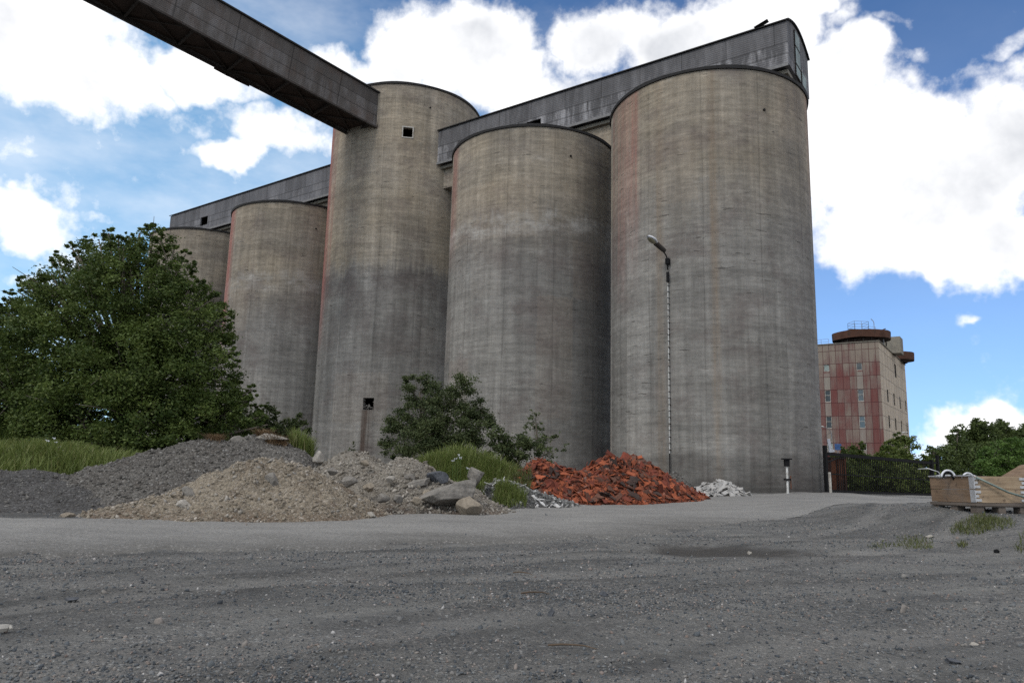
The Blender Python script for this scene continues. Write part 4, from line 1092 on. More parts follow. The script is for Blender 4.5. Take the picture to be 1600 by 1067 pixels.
def tree(name, label, cat, base, lobes, per_m2, leaf, mat, seed, group=None, trunk=0.16, stems=1, droop=.1, clump=.36, hollow=.55, bare=0):
    r = np.random.default_rng(seed); base = np.array(base, float)
    b = empty(name, tuple(base), label, cat, group)
    P, T = crown_points([(np.array(c) - base, rad) for c, rad in lobes], per_m2, r, clump, hollow)
    ok = P[:, 2] > 0.03; P, T = P[ok], T[ok]
    V, Fc = leaves(P, leaf, r, droop)
    mesh_obj('crown', V, Fc, mat, b, col=np.repeat(T, 4, axis=0))
    m = MB(); L = [(np.array(c) - base, np.max(rad)) for c, rad in lobes]
    for s in range(stems):
        off = np.array([r.normal() * .25 * (stems > 1), r.normal() * .25 * (stems > 1), 0])
        tall = max(L, key=lambda q: q[0][2] + r.random() * 1.0)[0]
        mid = off + (tall - off) * .5 + np.array([r.normal() * .15, r.normal() * .15, 0])
        m.tube([off - K3 * .2, off * .8 + K3 * tall[2] * .2, mid, tall], [trunk, trunk * .85, trunk * .55, trunk * .18], 8)
        for (c, rad) in L:
            if stems > 1 and r.random() > 1.6 / stems: continue
            st = off + (mid - off) * (.35 + .6 * r.random())
            if c[2] < st[2] * .8: st = off + K3 * .2
            k = (st + c) / 2 + np.array([0, 0, .12 * rad]) + r.normal(size=3) * .08 * rad
            m.tube([st, k, c], [trunk * .4, trunk * .26, trunk * .1], 6)
            for q in range((3 + bare) if rad > .55 else 0):
                e = c + r.normal(size=3) * rad * .55
                m.tube([k + (c - k) * r.random(), (c + e) / 2 + K3 * .05 * rad, e], [trunk * .16, trunk * .10, trunk * .04], 5)
    m.build('trunk', M['bark'], b, True)
    return b
def pl(px, py, Y, rpx, dy=0.0, sq=1.0):
    """lobe of a crown: where it stands and how big it is"""
    s = Y / FPX; p = at(px, py, Y + dy)
    return (p, (rpx * s, rpx * s * .9, rpx * s * sq))
LM = {}
LM['tree'] = leafmat('tree_leaves', (0.030, 0.055, 0.012), (0.115, 0.160, 0.038), (0.18, 0.21, 0.06))
LM['bush'] = leafmat('bush_leaves', (0.036, 0.054, 0.020), (0.095, 0.120, 0.046), (0.14, 0.15, 0.07))
LM['far'] = leafmat('far_leaves', (0.040, 0.062, 0.018), (0.105, 0.140, 0.042))
LM['lime'] = leafmat('fresh_leaves', (0.055, 0.105, 0.022), (0.11, 0.18, 0.04))
LM['gatebush'] = leafmat('gate_bush_leaves', (0.065, 0.098, 0.022), (0.185, 0.230, 0.055), (0.24, 0.25, 0.08))
LM['grass'] = leafmat('grass_blades', (0.085, 0.120, 0.028), (0.185, 0.225, 0.065), (0.27, 0.24, 0.12), .35)
LM['grassdull'] = leafmat('trodden_grass', (0.060, 0.075, 0.022), (0.11, 0.125, 0.04), (0.16, 0.13, 0.07), .3)
LM['dry'] = leafmat('dry_grass', (0.11, 0.065, 0.035), (0.23, 0.16, 0.09), None, .2)

big = [pl(x, y, 26, r, dy) for x, y, r, dy in (
    (236, 402, 48, 0), (178, 408, 52, .6), (120, 432, 46, .4), (270, 428, 40, -.6), (205, 450, 70, -.8), (100, 475, 60, -.5), (62, 470, 40, .6),
    (32, 505, 44, 0), (150, 500, 78, -1.2), (300, 470, 42, .3), (320, 500, 42, .8), (260, 520, 72, -1.0), (335, 545, 38, .2), (15, 560, 62, -.3), (80, 560, 80, -1.3),
    (180, 580, 85, -1.9), (285, 585, 72, -1.2), (340, 605, 42, -.3), (-40, 600, 80, 0), (30, 635, 75, -1.2), (120, 650, 85, -2.0), (220, 655, 82, -2.1), (310, 655, 62, -1.2), (362, 650, 38, -.6), (-60, 680, 70, 0), (-40, 712, 50, 2.2), (30, 716, 50, 2.2), (90, 716, 48, 2.4), (150, 712, 50, 2.2), (215, 716, 45, 2.2), (120, 700, 60, .8), (90, 625, 60, 1.6), (20, 615, 55, 1.6), (-30, 640, 60, 1.6), (60, 660, 60, 1.8), (60, 690, 60, -1.4), (260, 700, 55, -1.6))]
rs_ = random.Random(12)
for (x, y) in ((238, 352), (222, 360), (252, 362), (205, 366), (173, 356), (186, 364), (158, 366), (109, 378), (122, 385), (132, 374), (80, 398), (92, 405), (76, 420), (60, 424), (44, 436), (30, 446), (16, 458), (22, 474), (4, 482), (278, 376), (290, 388), (302, 405), (296, 418), (300, 438), (318, 446), (336, 462), (346, 474), (356, 488), (352, 505), (358, 520), (362, 545), (368, 560), (362, 588), (376, 596), (392, 604), (386, 620), (402, 628), (412, 640), (418, 655), (404, 664), (150, 395), (262, 395), (195, 380), (98, 430), (325, 490)):
    big.append(pl(x + rs_.uniform(-4, 4), y + rs_.uniform(2, 10), 26, rs_.uniform(9, 17), rs_.uniform(-1.2, .8)))
bp = at(190, 735, 26)
tree('leafy_tree', 'big dark green leafy tree left of the silos, with foliage down to the ground', 'tree', (bp[0], bp[1], float(ground_z(bp[0], bp[1]))), big, 390, .100, LM['tree'], 3, trunk=.20, stems=4, clump=.23, hollow=.45, bare=1)
bp = at(405, 735, 29)
tree('bush', 'thin leafy bush at the foot of the third silo, right of the big tree', 'bush', (bp[0], bp[1], .2), [pl(385, 645, 29, 30), pl(415, 660, 29, 26), pl(440, 672, 29, 22), pl(465, 668, 29.5, 22), pl(400, 690, 29, 40), pl(450, 695, 29, 30), pl(350, 690, 28, 40)], 260, .14, LM['bush'], 5, trunk=.05, stems=5, hollow=.3)
bp = at(690, 738, 26.5)
tree('bush', 'round dark bush growing between the tall tower silo and the second silo', 'bush', (bp[0], bp[1], 0), [pl(x, y, 26.5, r, d) for x, y, r, d in ((655, 612, 26, 0), (720, 615, 32, 0), (745, 640, 26, .4), (690, 628, 30, -.3), (640, 650, 32, 0), (700, 665, 42, -.7), (625, 680, 28, 0), (660, 690, 38, -.8), (735, 675, 34, -.5), (612, 700, 20, 0), (690, 705, 40, -.9), (640, 598, 12, .3), (755, 655, 18, 0))],
     640, .080, LM['bush'], 6, trunk=.06, stems=7, hollow=.45, bare=2)
bp = at(845, 728, 26)
tree('sapling', 'slender young tree with sparse leaves, left of the red tile heap', 'sapling', (bp[0], bp[1], 0), [pl(836, 646, 26, 10), pl(832, 660, 26, 16), pl(842, 678, 26, 20), pl(862, 690, 26, 16), pl(820, 690, 26, 16), pl(850, 705, 26, 24), pl(878, 700, 26, 10)], 85, .10, LM['bush'], 8, trunk=.05, hollow=.2, bare=2)
bp = at(800, 728, 25)
tree('bush', 'low dark bush between the round bush and the sapling', 'bush', (bp[0], bp[1], 0), [pl(775, 690, 25, 22), pl(800, 695, 25, 26), pl(830, 705, 25, 24), pl(790, 712, 25, 30)], 420, .10, LM['bush'], 9, trunk=.03, stems=4, hollow=.4)
# shrubs behind the gate, trees to the right
GS = 'shrubs growing behind the black gate'
for i, (x, y, Y, r, kind, lab) in enumerate((
        (1322, 722, 41, 24, 'gatebush', 'leftmost shrub behind the gate, with thin top twigs'), (1352, 722, 43, 30, 'gatebush', 'bushy shrub behind the gate below the red wall'), (1385, 722, 42, 28, 'gatebush', 'round shrub behind the middle of the gate'),
        (1410, 712, 46, 36, 'gatebush', 'tallest shrub behind the gate, against the beige wall'), (1442, 735, 44, 24, 'gatebush', 'low shrub behind the right end of the gate'))):
    p = at(x, 760, Y); rr = np.random.default_rng(40 + i)
    lob = [pl(x + rr.normal() * r * .35, y - r * .35 + k * r * .5, Y, r * (.55 + .12 * k), rr.normal() * .5) for k in range(4)]
    lob += [pl(x + s * r * .6, 750, Y - .4, r * .75) for s in (-1, 0, 1)] + [pl(x + rr.normal() * 4, y - r * .85, Y, r * .22), pl(x - r * .4, y - r * .5, Y, r * .3)]
    tree('shrub', lab, 'shrub', (p[0], p[1], -.3), lob, 260, .16, LM[kind], 50 + i, GS, trunk=.04, stems=3, hollow=.4)
GT = 'trees behind the wooden crate'
for i, (label, kind, base, lob, dens, leaf) in enumerate((
        ('low dark tree standing right next to the end of the gate', 'far', (1470, 745, 62), [(1468, 722, 22), (1462, 738, 20), (1480, 715, 18), (1478, 742, 24), (1458, 708, 10)], 46, .24),
        ('airy birch with gaps in its crown, second from the gate', 'far', (1496, 745, 70), [(1497, 672, 9), (1493, 684, 14), (1500, 698, 17), (1486, 700, 10), (1502, 718, 22), (1494, 735, 20)], 26, .26),
        ('tall dark dense tree behind the crate, with a broad crown', 'far', (1535, 745, 78), [(1530, 668, 13), (1535, 680, 22), (1520, 695, 22), (1548, 695, 24), (1530, 715, 32), (1555, 720, 30), (1515, 728, 24)], 50, .28),
        ('tall dark tree right of the broad one, with a peaked top', 'far', (1570, 745, 80), [(1563, 666, 12), (1570, 680, 20), (1583, 692, 18), (1565, 698, 22), (1578, 715, 26), (1590, 730, 24)], 50, .28),
        ('bright green spreading tree in front of the dark ones', 'lime', (1572, 745, 58), [(1560, 702, 16), (1582, 700, 16), (1550, 716, 18), (1575, 716, 22), (1598, 708, 20), (1545, 733, 18), (1570, 735, 24), (1600, 730, 24)], 60, .20),
        ('dark tree cut off by the right edge of the picture', 'far', (1625, 745, 76), [(1600, 680, 14), (1620, 670, 20), (1615, 700, 28), (1640, 700, 34), (1610, 728, 26)], 50, .28))):
    x, y, Y = base; p = at(x, y, Y)
    tree('tree', label, 'tree', (p[0], p[1], 0), [pl(a, b_, Y, c, random.Random(a).uniform(-1.5, 1.5)) for a, b_, c in lob], dens * 2.4, leaf, LM[kind], 70 + i, GT, trunk=.14, stems=1 if i else 3, hollow=.45)

def grass(name, label, P, h, r, mat, lean=.35, w=.007, kind='stuff'):
    """blades of grass at points P: each a bent three-joint strip"""
    n = len(P); H = h * (.45 + .75 * r.random(n)); a = r.random(n) * 2 * math.pi; ln = lean * (.3 + r.random(n)) * H
    D = np.stack([np.cos(a), np.sin(a), 0 * a], -1); S = np.stack([-np.sin(a), np.cos(a), 0 * a], -1) * (w * (.7 + .6 * r.random(n)))[:, None]
    rows = []
    for t, wd in ((0, 1.0), (.45, .85), (.8, .5), (1.0, .05)):
        c = P + D * (ln * t ** 2)[:, None] + np.array([0, 0, 1.0]) * (H * (t - .12 * t ** 3))[:, None]
        rows += [c - S * wd, c + S * wd]
    V = np.stack(rows, 1).reshape(-1, 3); k = (np.arange(n) * 8)[:, None, None]
    Fc = (np.array([[0, 1, 3, 2], [2, 3, 5, 4], [4, 5, 7, 6]])[None] + k).reshape(-1, 4)
    T = np.repeat(np.stack([r.random(n), r.random(n), r.random(n)], -1), 8, axis=0)
    o = mesh_obj(name, V, Fc, mat, col=T)
    return tag(o, label, 'grass', kind=kind)

# ------------------------------------------------------------------ heaps
class Heap:
    """a mound made of rounded cones; z(x, y) gives its surface"""
    def __init__(s, bumps, rough=.10, seed=1, fine=.05, pw=1.25, gully=0.0):
        s.b = bumps; s.rough = rough; s.seed = seed; s.fine = fine; s.pw = pw; s.gully = gully
    def rel(s, x, y):
        x = np.asarray(x, float); y = np.asarray(y, float); z = np.full(x.shape, -0.25)
        xw = x + .35 * fbm(x * .9, y * .9, 3, s.seed + 3); yw = y + .35 * fbm(x * .9, y * .9, 3, s.seed + 4)
        acc = 0
        for (cx, cy, rx, ry, h, rot) in s.b:
            dx, dy = xw - cx, yw - cy; c, q = math.cos(rot), math.sin(rot)
            r = np.hypot((dx * c + dy * q) / rx, (-dx * q + dy * c) / ry)
            v = h * (1 - np.sqrt(r * r + .05) * 1.0) * (1 / (1 - .05 ** .5))
            acc = acc + np.exp(np.clip(v, -2, 5) * 9)
        z = np.log(acc) / 9
        amp = sst(-.05, .25, z)
        z = z + amp * (s.rough * 2 * fbm(x * 1.6, y * 1.6, 4, s.seed, .55) + s.fine * 2 * fbm(x * 6.5, y * 6.5, 3, s.seed + 7, .6))
        return z
    def z(s, x, y): return ground_z(x, y) + s.rel(x, y)
    def bounds(s):
        R = [max(b[2], b[3]) * 1.25 for b in s.b]
        return (min(b[0] - r for b, r in zip(s.b, R)), max(b[0] + r for b, r in zip(s.b, R)), min(b[1] - r for b, r in zip(s.b, R)), max(b[1] + r for b, r in zip(s.b, R)))
    def grid(s, step=.06):
        x0, x1, y0, y1 = s.bounds(); xs = np.arange(x0, x1, step); ys = np.arange(y0, y1, step)
        X, Y = np.meshgrid(xs, ys); rel = s.rel(X, Y); Z = ground_z(X, Y) + rel
        V = np.stack([X, Y, Z], -1).reshape(-1, 3); i = np.arange(X.size).reshape(X.shape)
        Q = np.stack([i[:-1, :-1], i[:-1, 1:], i[1:, 1:], i[1:, :-1]], -1).reshape(-1, 4)
        ok = (rel.reshape(-1)[Q].max(1) > -.06); Q = Q[ok]
        used = np.unique(Q); mp = np.full(len(V), -1); mp[used] = np.arange(len(used))
        return V[used], mp[Q]
    def sample(s, n, r, lo=.02, bias=None):
        x0, x1, y0, y1 = s.bounds(); out = []
        while sum(len(o) for o in out) < n:
            x = r.uniform(x0, x1, n * 2); y = r.uniform(y0, y1, n * 2); rel = s.rel(x, y); ok = rel > lo
            if bias is not None: ok &= r.random(n * 2) < bias(x, y, rel)
            out.append(np.stack([x[ok], y[ok], ground_z(x[ok], y[ok]) + rel[ok]], -1))
        return np.concatenate(out)[:n]
    def normal(s, x, y, e=.05):
        gx = (s.z(x + e, y) - s.z(x - e, y)) / (2 * e); gy = (s.z(x, y + e) - s.z(x, y - e)) / (2 * e)
        n = np.stack([-gx, -gy, np.ones_like(gx)], -1); return n / np.linalg.norm(n, axis=-1, keepdims=True)
def heap_obj(hp, name, label, cat, mat, peb_mat, npeb, smin, smax, seed, step=.06, lo=-.03, flat=.6, pw=3.0):
    r = np.random.default_rng(seed)
    V, Q = hp.grid(step)
    body = mesh_obj(name, V, Q, mat, None, True)
    tag(body, label, cat)
    P = hp.sample(npeb, r, lo); S = smin + (smax - smin) * r.random(npeb) ** pw
    P[:, 2] += S * .2
    V2, F2, T = stones(P, S, r, flat)
    o = mesh_obj('loose_stones', V2, F2, peb_mat, body, col=T); o['kind'] = 'stuff'
    return body
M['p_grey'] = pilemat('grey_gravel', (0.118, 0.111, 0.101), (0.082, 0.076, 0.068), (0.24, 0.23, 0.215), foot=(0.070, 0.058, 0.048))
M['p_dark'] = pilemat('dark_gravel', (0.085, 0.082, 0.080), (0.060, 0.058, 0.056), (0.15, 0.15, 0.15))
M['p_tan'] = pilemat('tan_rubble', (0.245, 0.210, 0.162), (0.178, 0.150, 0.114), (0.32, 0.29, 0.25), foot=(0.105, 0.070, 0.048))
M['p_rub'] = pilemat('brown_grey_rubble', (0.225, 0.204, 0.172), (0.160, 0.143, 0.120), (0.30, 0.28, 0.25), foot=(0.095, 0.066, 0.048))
M['p_red'] = pilemat('red_crumbs', (0.110, 0.040, 0.025), (0.060, 0.026, 0.018), (0.20, 0.06, 0.03))
M['s_grey'] = stonemat('grey_stones', [(0, (0.065, 0.061, 0.055)), (.6, (0.112, 0.106, 0.097)), (.95, (0.20, 0.192, 0.178))])
M['s_tan'] = stonemat('tan_stones', [(0, (0.12, 0.098, 0.072)), (.35, (0.20, 0.173, 0.135)), (.7, (0.26, 0.226, 0.18)), (.9, (0.22, 0.208, 0.19)), (1, (0.38, 0.34, 0.29))])
M['s_rub'] = stonemat('rubble_stones', [(0, (0.10, 0.085, 0.068)), (.4, (0.19, 0.172, 0.145)), (.75, (0.25, 0.23, 0.198)), (1, (0.36, 0.33, 0.29))])
M['s_white'] = stonemat('white_shards', [(0, (0.10, 0.10, 0.098)), (.8, (0.15, 0.15, 0.145)), (.93, (0.36, 0.35, 0.34)), (1, (0.50, 0.49, 0.48))])
M['s_red'] = stonemat('red_fragments', [(0, (0.045, 0.022, 0.016)), (.3, (0.11, 0.032, 0.018)), (.65, (0.21, 0.058, 0.028)), (.9, (0.29, 0.085, 0.038)), (1, (0.16, 0.10, 0.085))])

def bump_at(px, py, Y, rx, ry, rot=0.0, extra=0.0):
    p = at(px, py, Y); h = p[2] - float(ground_z(p[0], p[1])) + extra
    return (p[0], p[1], rx, ry, h, rot)
hA = Heap([bump_at(330, 694, 15.2, 2.7, 2.7, .2, .05), bump_at(412, 684, 15.8, 2.1, 2.2, 0, .08), bump_at(255, 706, 14.8, 2.2, 2.3, 0), bump_at(190, 735, 14.2, 2.0, 1.9, .3, .02), bump_at(455, 702, 15.4, 1.3, 1.7)], .07, 11, .05)
hL = Heap([bump_at(20, 740, 13.6, 3.2, 2.0, .1, .05), bump_at(-120, 745, 13.5, 3.0, 2.4, 0, .05), bump_at(95, 757, 13.4, 1.5, 1.3, 0)], .07, 21, .03)
hB = Heap([bump_at(425, 727, 12.75, 1.95, 1.6, -.2, .08), bump_at(395, 738, 12.4, 1.6, 1.2, 0, .04), bump_at(340, 758, 12.1, 1.6, 1.15, .1, .03), bump_at(488, 766, 12.8, 1.2, .95, .2, .02), bump_at(262, 787, 11.6, 1.3, .8, .2, .02)], .10, 31, .08)
hC = Heap([bump_at(548, 713, 15.5, 1.6, 1.45, 0, .10), bump_at(630, 727, 15.1, 1.7, 1.45, 0, .08), bump_at(690, 756, 14.6, 1.25, 1.1, 0, .06), bump_at(730, 782, 14.3, .8, .75, 0, .03)], .11, 41, .085)
hD = Heap([bump_at(790, 757, 16.9, 1.15, 1.1, 0, .08), bump_at(838, 777, 16.7, .9, .75, 0, .03)], .05, 51, .05)
hE = Heap([bump_at(850, 724, 18.9, 1.5, 1.45, .3, .02), bump_at(950, 716, 19.9, 1.7, 1.6, .6, .0), bump_at(990, 716, 20.4, 1.6, 1.3, .6, .0), bump_at(905, 742, 18.9, 1.4, 1.2, .2, .05), bump_at(1015, 738, 20.8, 1.8, 1.25, .75, .04), bump_at(1060, 763, 21.9, 1.3, .75, .8, .03)], .06, 61, .04)
hF = Heap([bump_at(1122, 758, 25.9, 1.1, .75, .3, .06), bump_at(1098, 766, 25.3, .6, .5, 0, .03)], .03, 71, .03)
hG = Heap([bump_at(1060, 742, 25.6, .75, .75, 0, .06)], .04, 81, .04)
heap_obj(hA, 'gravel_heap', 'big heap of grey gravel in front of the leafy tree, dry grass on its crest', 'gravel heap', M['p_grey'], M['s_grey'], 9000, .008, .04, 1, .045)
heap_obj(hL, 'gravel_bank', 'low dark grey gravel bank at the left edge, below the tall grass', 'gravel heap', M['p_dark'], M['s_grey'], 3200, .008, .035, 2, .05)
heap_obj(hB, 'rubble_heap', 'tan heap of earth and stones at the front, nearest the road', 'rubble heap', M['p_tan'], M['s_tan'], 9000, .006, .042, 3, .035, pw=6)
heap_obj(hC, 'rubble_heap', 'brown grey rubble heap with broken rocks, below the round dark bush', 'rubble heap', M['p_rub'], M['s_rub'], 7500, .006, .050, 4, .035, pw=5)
heap_obj(hD, 'debris_heap', 'small grey debris heap with white shards and green grass, left of the red tiles', 'debris heap', M['p_dark'], M['s_white'], 2600, .010, .07, 5, .05, flat=.35)
heap_obj(hG, 'gravel_heap', 'small pale grey gravel heap against the nearest silo behind the tiles', 'gravel heap', M['p_grey'], M['s_grey'], 700, .012, .05, 6, .06)

# ------------------------------------------------------------------ broken tiles
def tile_mesh(r, L, Wd, th, curve, nx=6, ny=4):
    """broken piece of a curved clay tile: a bent plate with a ragged outline"""
    gx = np.linspace(-1, 1, nx); gy = np.linspace(-1, 1, ny)
    X, Y = np.meshgrid(gx, gy, indexing='ij')
    ex = 1 + .28 * r.normal(size=(nx, ny)) * (np.maximum(abs(X), abs(Y)) > .95) * .5
    skew = r.uniform(-.5, .5)
    x = (X * ex + skew * Y * .4) * L / 2; y = Y * ex * Wd / 2 * (1 - .35 * r.random() * (X + 1) / 2)
    z = curve * np.sin(Y * 1.9 + .3) * Wd * .5
    top = np.stack([x, y, z + th / 2], -1).reshape(-1, 3); bot = np.stack([x, y, z - th / 2], -1).reshape(-1, 3)
    V = np.concatenate([top, bot]); n = nx * ny; i = np.arange(n).reshape(nx, ny)
    Fq = np.stack([i[:-1, :-1], i[1:, :-1], i[1:, 1:], i[:-1, 1:]], -1).reshape(-1, 4)
    Fq = np.concatenate([Fq, Fq[:, ::-1] + n])
    rim = list(i[:, 0]) + list(i[-1, 1:]) + list(i[-2::-1, -1]) + list(i[0, -2:0:-1])
    side = [[rim[k], rim[k] + n, rim[(k + 1) % len(rim)] + n, rim[(k + 1) % len(rim)]] for k in range(len(rim))]
    return V, np.concatenate([Fq, np.array(side)])
def slope_frame(nrm, r, tilt=.45):
    n = nrm + r.normal(size=3) * tilt; n /= np.linalg.norm(n)
    a = r.normal(size=3); a -= n * (a @ n); a /= np.linalg.norm(a); return np.stack([a, np.cross(n, a), n], 1)
def clay(name, a, b, c):
    m, t, bs = mat_new(name); oc = t.add('ShaderNodeTexCoord', out=3); inf = t.add('ShaderNodeObjectInfo', out=None)
    p = t.vmath('ADD', oc, t.add('ShaderNodeCombineXYZ', {0: t.math('MULTIPLY', inf.outputs['Random'], 40.0), 1: 0.0, 2: 0.0}))
    n = t.noise(p, 5.0, 6.0, .65); n2 = t.noise(p, 40, 4, .6)
    col = t.mix(t.rng(n, .38, .62), a, b); col = t.mix(t.rng(n2, .56, .68, 0, .6), col, c)
    col = t.mul(col, t.rng(inf.outputs['Random'], 0, 1, .7, 1.3))
    finish(t, bs, col, .88, n2, .35, .006, .2); return m
M['t_orange'] = clay('orange_clay', (0.285, 0.080, 0.036), (0.210, 0.058, 0.030), (0.12, 0.055, 0.038))
M['t_red'] = clay('red_clay', (0.165, 0.043, 0.026), (0.115, 0.034, 0.023), (0.07, 0.036, 0.030))
M['t_brown'] = clay('weathered_brown_clay', (0.075, 0.038, 0.028), (0.10, 0.045, 0.030), (0.13, 0.10, 0.085))
M['t_dark'] = clay('blackened_clay', (0.040, 0.030, 0.027), (0.06, 0.036, 0.030), (0.10, 0.085, 0.075))
def build_tiles():
    r = np.random.default_rng(77)
    # crumbs and small pieces: too many to count
    V, Q = hE.grid(.07); n0 = len(V); Vs = [V]; Fs = [Q]; Ts = [np.tile([.15, .5, .5], (n0, 1))]
    P = hE.sample(9000, r, -.05); N_ = hE.normal(P[:, 0], P[:, 1]); base = n0
    shapes = [tile_mesh(r, 1, .72, .11, r.choice([.15, .3, 0]), 4, 3) for _ in range(8)]
    for k in range(len(P)):
        v, f = shapes[k % 8]; s = .05 + .15 * r.random() ** 1.3
        Rm = slope_frame(N_[k], r, .5); q = (v * s) @ Rm.T + P[k] + N_[k] * s * .12
        Vs.append(q); Fs.append(f + base); base += len(v); Ts.append(np.tile(r.random(3), (len(v), 1)))
    o = mesh_obj('tile_rubble', np.concatenate(Vs), np.concatenate(Fs), M['s_red'], col=np.concatenate(Ts))
    tag(o, 'heap of small broken red clay tile pieces at the foot of the silos', 'tile rubble', kind='stuff')
    # the larger pieces, one object each
    kinds = (('t_orange', 'bright orange red broken clay tile lying on the tile heap'), ('t_red', 'dull red broken clay tile lying on the tile heap'),
             ('t_brown', 'weathered brown broken clay tile lying on the tile heap'), ('t_dark', 'blackened broken clay tile lying on the tile heap'))
    protos = {}
    for mk, lab in kinds:
        for v_ in range(5):
            V, Fq = tile_mesh(r, r.uniform(.22, .36), r.uniform(.11, .19), .017, r.choice([.14, .22, .30, .05]))
            me = bpy.data.meshes.new('broken_tile'); me.from_pydata(V.tolist(), [], Fq.tolist()); me.materials.append(M[mk]); protos.setdefault(mk, []).append(me)
    def vis(x, y, rel):                                 # the slope that looks at the yard, more of the upper part
        n = hE.normal(x, y); d = -(n[:, 0] * (x - 0) + n[:, 1] * y) / np.hypot(x, y)
        return np.clip(.35 + d * 1.2, 0.05, 1)
    P = hE.sample(298, r, .03, vis); N_ = hE.normal(P[:, 0], P[:, 1])
    for k in range(len(P)):
        mk, lab = kinds[r.choice(4, p=[.34, .34, .20, .12])]
        o = bpy.data.objects.new('broken_tile', protos[mk][r.integers(5)]); COL.objects.link(o)
        Rm = slope_frame(N_[k], r, .30); p = P[k] + N_[k] * (.04 + .05 * r.random())
        s = r.uniform(.7, 1.15)
        o.matrix_world = Matrix(((*(Rm[0] * s), p[0]), (*(Rm[1] * s), p[1]), (*(Rm[2] * s), p[2]), (0, 0, 0, 1)))
        tag(o, lab, 'roof tile', 'broken clay roof tiles on the heap')
build_tiles()

def build_shards():
    r = np.random.default_rng(78)
    V, Q = hF.grid(.06); o = mesh_obj('slab_bed', V, Q, M['p_grey'], None, True); tag(o, 'low bed of grit under the white stone pieces', 'grit', kind='stuff')
    m = rockmat('pale_stone', (0.42, 0.41, 0.395), (0.33, 0.32, 0.305), 6)
    meshes = []
    for k in range(8):
        V, Fq = tile_mesh(r, r.uniform(.26, .42), r.uniform(.14, .22), r.uniform(.03, .05), 0, 4, 3); me = bpy.data.meshes.new('stone_piece'); me.from_pydata(V.tolist(), [], Fq.tolist()); me.materials.append(m); meshes.append(me)
    P = hF.sample(150, r, -.02); N_ = hF.normal(P[:, 0], P[:, 1])
    for k in range(len(P)):
        o = bpy.data.objects.new('stone_piece', meshes[k % 8]); COL.objects.link(o); Rm = slope_frame(N_[k], r, .40); p = P[k] + N_[k] * .05; s = r.uniform(.6, 1.1)
        o.matrix_world = Matrix(((*(Rm[0] * s), p[0]), (*(Rm[1] * s), p[1]), (*(Rm[2] * s), p[2]), (0, 0, 0, 1)))
        tag(o, 'broken flat whitish stone piece in the low white pile', 'stone piece', 'white stone pieces piled by the nearest silo')
    m2 = rockmat('white_tile', (0.55, 0.55, 0.54), (0.42, 0.41, 0.40), 8)
    meshes = []
    for k in range(5):
        V, Fq = tile_mesh(r, r.uniform(.18, .34), r.uniform(.06, .14), .02, .05, 4, 3); me = bpy.data.meshes.new('white_shard'); me.from_pydata(V.tolist(), [], Fq.tolist()); me.materials.append(m2); meshes.append(me)
    P = hD.sample(34, r, .0, lambda x, y, rel: np.where(y < 16.9, 1, .1)); N_ = hD.normal(P[:, 0], P[:, 1])
    for k in range(len(P)):
        o = bpy.data.objects.new('white_shard', meshes[k % 5]); COL.objects.link(o); Rm = slope_frame(N_[k], r, .45); p = P[k] + N_[k] * .03; s = r.uniform(.5, 1.0)
        o.matrix_world = Matrix(((*(Rm[0] * s), p[0]), (*(Rm[1] * s), p[1]), (*(Rm[2] * s), p[2]), (0, 0, 0, 1)))
        tag(o, 'white broken shard on the small grassy debris heap', 'shard', 'white shards on the debris heap')
build_shards()

# ------------------------------------------------------------------ single rocks
def ico_sub(k=3):
    v, f = ico(); v = [tuple(p) for p in v]; f = [tuple(q) for q in f]
    for _ in range(k):
        cache = {}; nf = []
        def mid(a, b):
            key = (min(a, b), max(a, b))
            if key not in cache:
                p = (np.array(v[a]) + np.array(v[b])); p /= np.linalg.norm(p); v.append(tuple(p)); cache[key] = len(v) - 1
            return cache[key]
        for a, b, c in f:
            x, y, z = mid(a, b), mid(b, c), mid(c, a); nf += [(a, x, z), (b, y, x), (c, z, y), (x, y, z)]
        f = nf
    return np.array(v), np.array(f)
ICO3 = ico_sub(4)
def rock(name, label, px, py, Y, wpx, hpx, mat, seed, deep=.8, rot=0.0, hp=None, tilt=0.0, planes=11, sink=.25, group=None):
    """angular stone: a ball cut by random planes; wpx, hpx are its width and height in the photo"""
    r = np.random.default_rng(seed); v, f = ICO3
    n = r.normal(size=(planes, 3)); n /= np.linalg.norm(n, axis=1)[:, None]; d = r.uniform(.55, .95, planes)
    dots = v @ n.T; rad = np.min(np.where(dots > .05, d / np.maximum(dots, .05), 9), axis=1).clip(.4, 1.25)
    V = v * rad[:, None]; V += .11 * np.stack([fbm(V[:, 0] * 3.5 + i * 7 + V[:, 2], V[:, 1] * 3.5 + V[:, 2] * 3, 4, seed + i, .6) for i in range(3)], -1)
    ext = np.ptp(V, axis=0); s = Y / FPX; w, h = wpx * s, hpx * s
    V = (V - V.min(0)) / ext - [.5, .5, 0]
    V = V * [w, w * deep, h * (1 + sink)] - [0, 0, h * sink]
    c, q = math.cos(tilt), math.sin(tilt); V = V @ np.array([[c, 0, -q], [0, 1, 0], [q, 0, c]])
    c, q = math.cos(rot), math.sin(rot); V = V @ np.array([[c, q, 0], [-q, c, 0], [0, 0, 1]])
    p = at(px, py + hpx / 2, Y)
    o = mesh_obj(name, V, f, mat); o.location = tuple(p)
    return tag(o, label, 'rock', group)
RK = [rockmat('grey_rock', (0.215, 0.200, 0.178), (0.14, 0.13, 0.118)), rockmat('tan_rock', (0.265, 0.228, 0.18), (0.185, 0.158, 0.125)), rockmat('pale_rock', (0.36, 0.335, 0.30), (0.26, 0.24, 0.21)), rockmat('slate', (0.065, 0.070, 0.080), (0.10, 0.105, 0.115))]
G_R = 'rocks in the rubble heaps'
